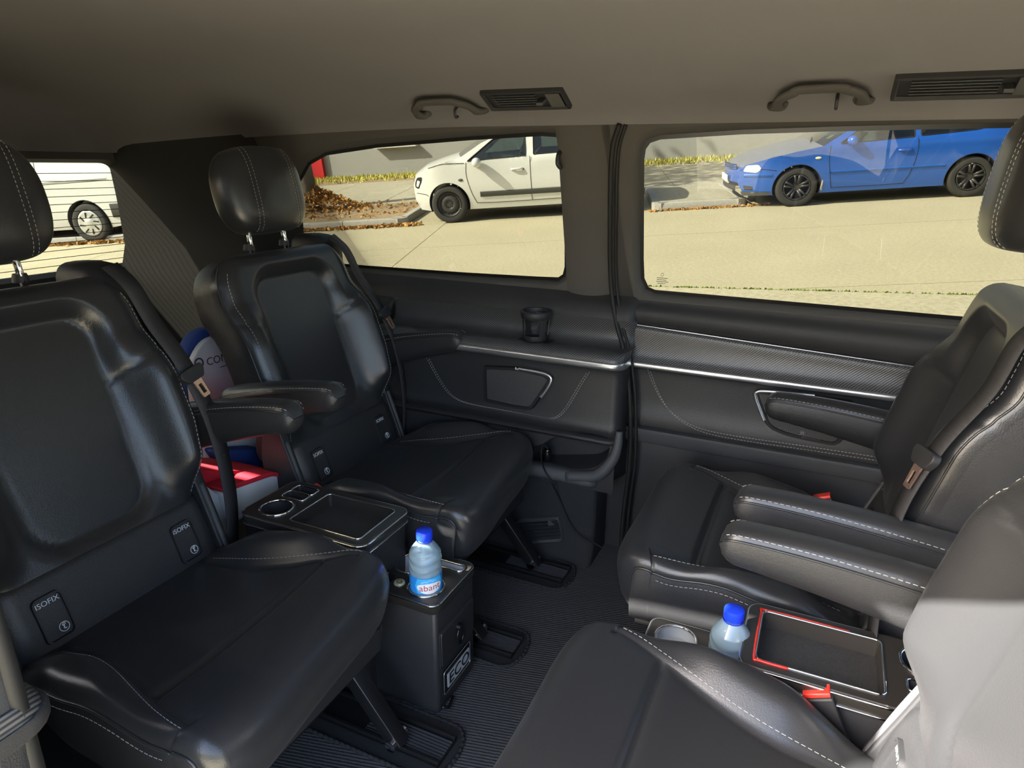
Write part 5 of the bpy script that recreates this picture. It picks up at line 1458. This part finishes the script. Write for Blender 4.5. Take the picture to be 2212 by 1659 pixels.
# ------------------------------------------------------------------ grab handles and overhead consoles
def cz(y, x):
    return float(np.interp(y, cy[:, 0], cy[:, 1])) + csst(x)
def grab(p0, p1, label):
    o = np.array([(p0[0] + p1[0]) / 2, 1.635, cz(1.635, p0[0]) - .004])
    g = empty('grab_handle', tuple(o), 0, label, 'handle', 'grab handles on the roof edge')
    half = abs(p1[0] - p0[0]) / 2
    path = catmull([(-half + .022, .030, -.014), (-half + .022, .008, -.022), (-half + .030, -.030, -.010), (-half + .055, -.050, .000), (-half * .35, -.055, .005), (half * .35, -.055, .006), (half - .055, -.050, .003), (half - .030, -.030, -.004), (half - .022, .008, -.014), (half - .022, .030, -.006)], 8)
    G = []
    for i, p in enumerate(path):
        t = path[min(i + 1, len(path) - 1)] - path[max(i - 1, 0)]; t /= np.linalg.norm(t)
        a = np.cross(t, (0, .5, .86)); a /= np.linalg.norm(a); b = np.cross(t, a)
        e = abs(i / (len(path) - 1) * 2 - 1)
        w1, w2 = .0105 + .011 * sstep(.62, .95, e), .0065 + .003 * sstep(.5, 1, e)
        G.append([p + a * w1 * math.copysign(abs(math.cos(q)) ** .7, math.cos(q)) + b * w2 * math.copysign(abs(math.sin(q)) ** .7, math.sin(q)) for q in np.linspace(0, 2 * math.pi, 14, endpoint=False)])
    MB().grid(G, cv=True).build('handle_bar', PILLAR, g, 180)
    hkx = half * .32
    MB().tube(catmull([(hkx, -.004, .0), (hkx, -.020, -.012), (hkx, -.016, -.028), (hkx, -.006, -.026)], 5), .0035, 8).build('coat_hook', PLASTIC, g, 180)
    return g
grab(px(893, 282, 1, 1.64), px(1048, 272, 1, 1.64), 'small roof grab handle above the rear quarter window')
grab(px(1655, 222, 1, 1.64), px(1893, 210, 1, 1.64), 'roof grab handle above the sliding door window')
def overhead(x0, x1, label, lamp, vert):
    y0, y1 = 1.585, 1.655
    def P(x, s, d=0):   # s 0 = lower/outer edge, 1 = inner edge
        y = y1 + (y0 - y1) * s
        n = np.array([0, -.45, -.89]); return np.array([x, y, cz(y, x) ]) + n * d
    c0 = np.array([(x0 + x1) / 2, (y0 + y1) / 2, cz((y0 + y1) / 2, (x0 + x1) / 2)])
    o = empty('overhead_console', tuple(c0), 0, label, 'overhead lamp', 'air outlets with lamp on the roof edge')
    L = x1 - x0
    outl = rrect(0, L, 0, 1, .02, 4)
    outl = roundpoly([(0, 0), (L, 0), (L, 1), (0, 1)], .018, 4)
    f = lambda d, g=0.0: [tuple(P(x0 + a + (g if a < L / 2 else -g), b + (g / .09 if b < .5 else -g / .09), d) - c0) for a, b in outl]
    MB().grid(np.stack([f(-.002), f(.010, .001), f(.012, .006), f(.006, .010)], 0), cv=True).build('console_frame', TRIM, o, 50)
    pl_ = MB().grid([[tuple(P(x0 + .008 + (L - .016) * a, .10 + .8 * b, .004) - c0) for b in np.linspace(0, 1, 4)] for a in np.linspace(0, 1, 6)]).build('console_back', TRIM, o, 60)
    xs0, xs1 = x0 + .03, x0 + L * lamp
    for k in range(5):
        b = .24 + k * .13
        MB().add([tuple(P(xs0, b, .005) - c0), tuple(P(xs1, b, .005) - c0), tuple(P(xs1, b + .05, .012) - c0), tuple(P(xs0, b + .05, .012) - c0), tuple(P(xs0, b + .02, .004) - c0), tuple(P(xs1, b + .02, .004) - c0), tuple(P(xs1, b + .07, .011) - c0), tuple(P(xs0, b + .07, .011) - c0)],
                 [(0, 1, 2, 3), (7, 6, 5, 4), (0, 4, 5, 1), (2, 6, 7, 3), (0, 3, 7, 4), (1, 5, 6, 2)]).build('outlet_slat', PLASTIC_G, o, 0)
    MB().box(tuple((P(xs1 + .012, .5, .008) - c0)), (.016, .05, .008), np.array(Matrix.Rotation(.47, 3, 'X'))).build('switch', PLASTIC_G, o, 0, .001)
    MB().grid([[tuple(P(xs1 + .026 + (x1 - .012 - xs1 - .026) * a, .14 + .72 * b, .010) - c0) for b in np.linspace(0, 1, 4)] for a in np.linspace(0, 1, 4)]).build('lamp_lens', mat('clear_lamp_lens', (.09, .088, .08), .35), o, 60)
    return o
overhead(px(1050, 268, 1, 1.62)[0], px(1225, 248, 1, 1.62)[0], 'slatted air outlet and lamp above the rear quarter window', .66, 0)
overhead(px(1925, 208, 1, 1.62)[0], px(1925, 208, 1, 1.62)[0] + .42, 'slatted air outlet and lamp above the sliding door', .42, 0)

# ------------------------------------------------------------------ child booster seat behind and between the seats
BOOW = mat('white_plastic_shell', (.62, .64, .65), .4, noise=20, mottle=.06)
BOOB = mat('blue_padding', (.02, .055, .24), .8, bump=(300, .4))
BOOR = mat('red_padding', (.55, .012, .03), .8, bump=(300, .4))
bo = empty('child_seat', (-1.48, 1.10, 0), 0, 'white and red child booster seat with blue padding behind the seats', 'child seat')
bpos = np.array([-1.48, 1.10, 0])
def bq(x, y, X): return px(x, y, 0, X) - bpos
# back shell: tall rounded plate leaning against the far seat
b0, b1 = bq(395, 752, -1.50), bq(432, 895, -1.46)
shell = [(0, 0), (.30, 0), (.33, .10), (.33, .30), (.27, .40), (.06, .40), (.0, .34), (-.02, .15)]
sh2 = roundpoly(shell, [.03, .03, .03, .06, .07, .07, .06, .03], 5)
yl = b0[1] - .005; zt_ = b0[2] + .012
F = lambda a, b, h: (-.025 + h - .10 * (b - .4), yl + a, zt_ - .40 + b)
MB().prism(sh2, 0, .02, F).build('back_shell', BOOW, bo, 40, .004)
MB().prism(roundpoly([(p[0] * .96 + .006, p[1]) for p in shell], .05, 5), -.05, -.002, lambda a, b, h: F(a, b + .018, h)).build('back_padding', BOOB, bo, 40, .012)
Rx = frame(F(.030, .345, .0212), (0, 1, -.08), (.10, .08, 1))
tl = text('shell_lettering', 'CONCORD', .030, mat('dark_print', (.05, .05, .055), .6), bo, frame(F(.135, .337, .0215), (0, 1, -.02), (-.10, .02, 1)), .0003, sx=1.05)
MB().tube([F(.030 + .0125 * math.cos(t), .343 + .0125 * math.sin(t), .0215) for t in np.linspace(0, 2 * math.pi, 24, endpoint=False)], .0024, 5, closed=True).tube([F(.030, .343, .0215), F(.037, .336, .0215)], .0022, 5).build('shell_emblem', mat('dark_print2', (.05, .05, .055), .6), bo, 180)
MB().dashes([F(.095, .315, .0215), F(.19, .315, .0215)], .004, .0012, .003).build('small_print', mat('dark_print3', (.06, .06, .065), .6), bo, 0)
# seat part: red cushion wings with white sides, standing between the two seats behind the tray
def slab(pts, X0, X1, mt, nm, bev=.012):
    P = [bq(a, b, X0) for a, b in pts]
    P = [(p[1], p[2]) for p in P]
    return MB().prism(roundpoly(P, .02, 4), X0 - bpos[0], X1 - bpos[0], lambda a, b, h: (h, a, b)).build(nm, mt, bo, 40, bev)
slab([(400, 1012), (520, 1018), (580, 1012), (584, 1030), (500, 1062), (430, 1075)], -1.28, -1.46, BOOR, 'seat_cushion')
slab([(480, 1062), (590, 1024), (618, 1032), (616, 1060), (560, 1100), (500, 1135)], -1.22, -1.27, BOOW, 'side_shell')
slab([(478, 1056), (590, 1018), (622, 1028), (622, 1050), (608, 1032), (590, 1028), (482, 1066)], -1.215, -1.272, BOOR, 'side_trim', .003)
slab([(420, 1030), (480, 1075), (512, 1180), (490, 1185), (440, 1090)], -1.24, -1.32, BOOW, 'front_shell')
slab([(470, 975), (570, 968), (600, 1000), (500, 1020)], -1.40, -1.50, BOOB, 'back_cushion')

# ------------------------------------------------------------------ seat rails set in the floor
for k, (yy, xe, lab) in enumerate(((.918, -.555, 'ribbed seat rail with oval carpet cutout in the left foreground'), (1.262, -.555, 'ribbed seat rail peeking out behind the console box'), (1.605, -.555, 'ribbed seat rail in the floor below the wall vent'))):
    r = empty('seat_rail', (xe, yy, 0), 0, lab, 'seat rail', 'floor rails of the seats')
    out = roundpoly([(-.62, -.072), (.0, -.072), (.02, .0), (.0, .072), (-.62, .072)], [.02, .07, .05, .07, .02], 7)
    MB().panel(out, [], .1, lambda a, b: (a, b, .0015)).build('recess_lining', FELT, r, 0)
    pth = np.array([(a, b, .003) for a, b in out])
    dens = []
    P = np.vstack([pth, pth[:1]]); d = np.concatenate([[0], np.cumsum(np.linalg.norm(np.diff(P, axis=0), axis=1))])
    q = np.linspace(0, d[-1], 420, endpoint=False)
    dens = np.stack([np.interp(q, d, P[:, i]) for i in range(3)], 1)
    MB().tube(dens, .0042 + .0012 * np.sin(np.arange(420) * 1.571), 6, closed=True).build('carpet_binding', FELT, r, 60)
    MB().box((-.305, 0, .005), (.60, .075, .006)).build('rail_bed', METAL_BLK, r, 0)
    for j in range(7):
        MB().box((-.10, -.0225 + j * .0075, .0095), (.185, .0035, .004)).build('rail_rib', PLASTIC_G, r, 0)
    for sg in (-1, 1):
        MB().box((-.305, sg * .034, .011), (.60, .007, .012)).build('rail_edge', METAL_BLK, r, 0, .001)
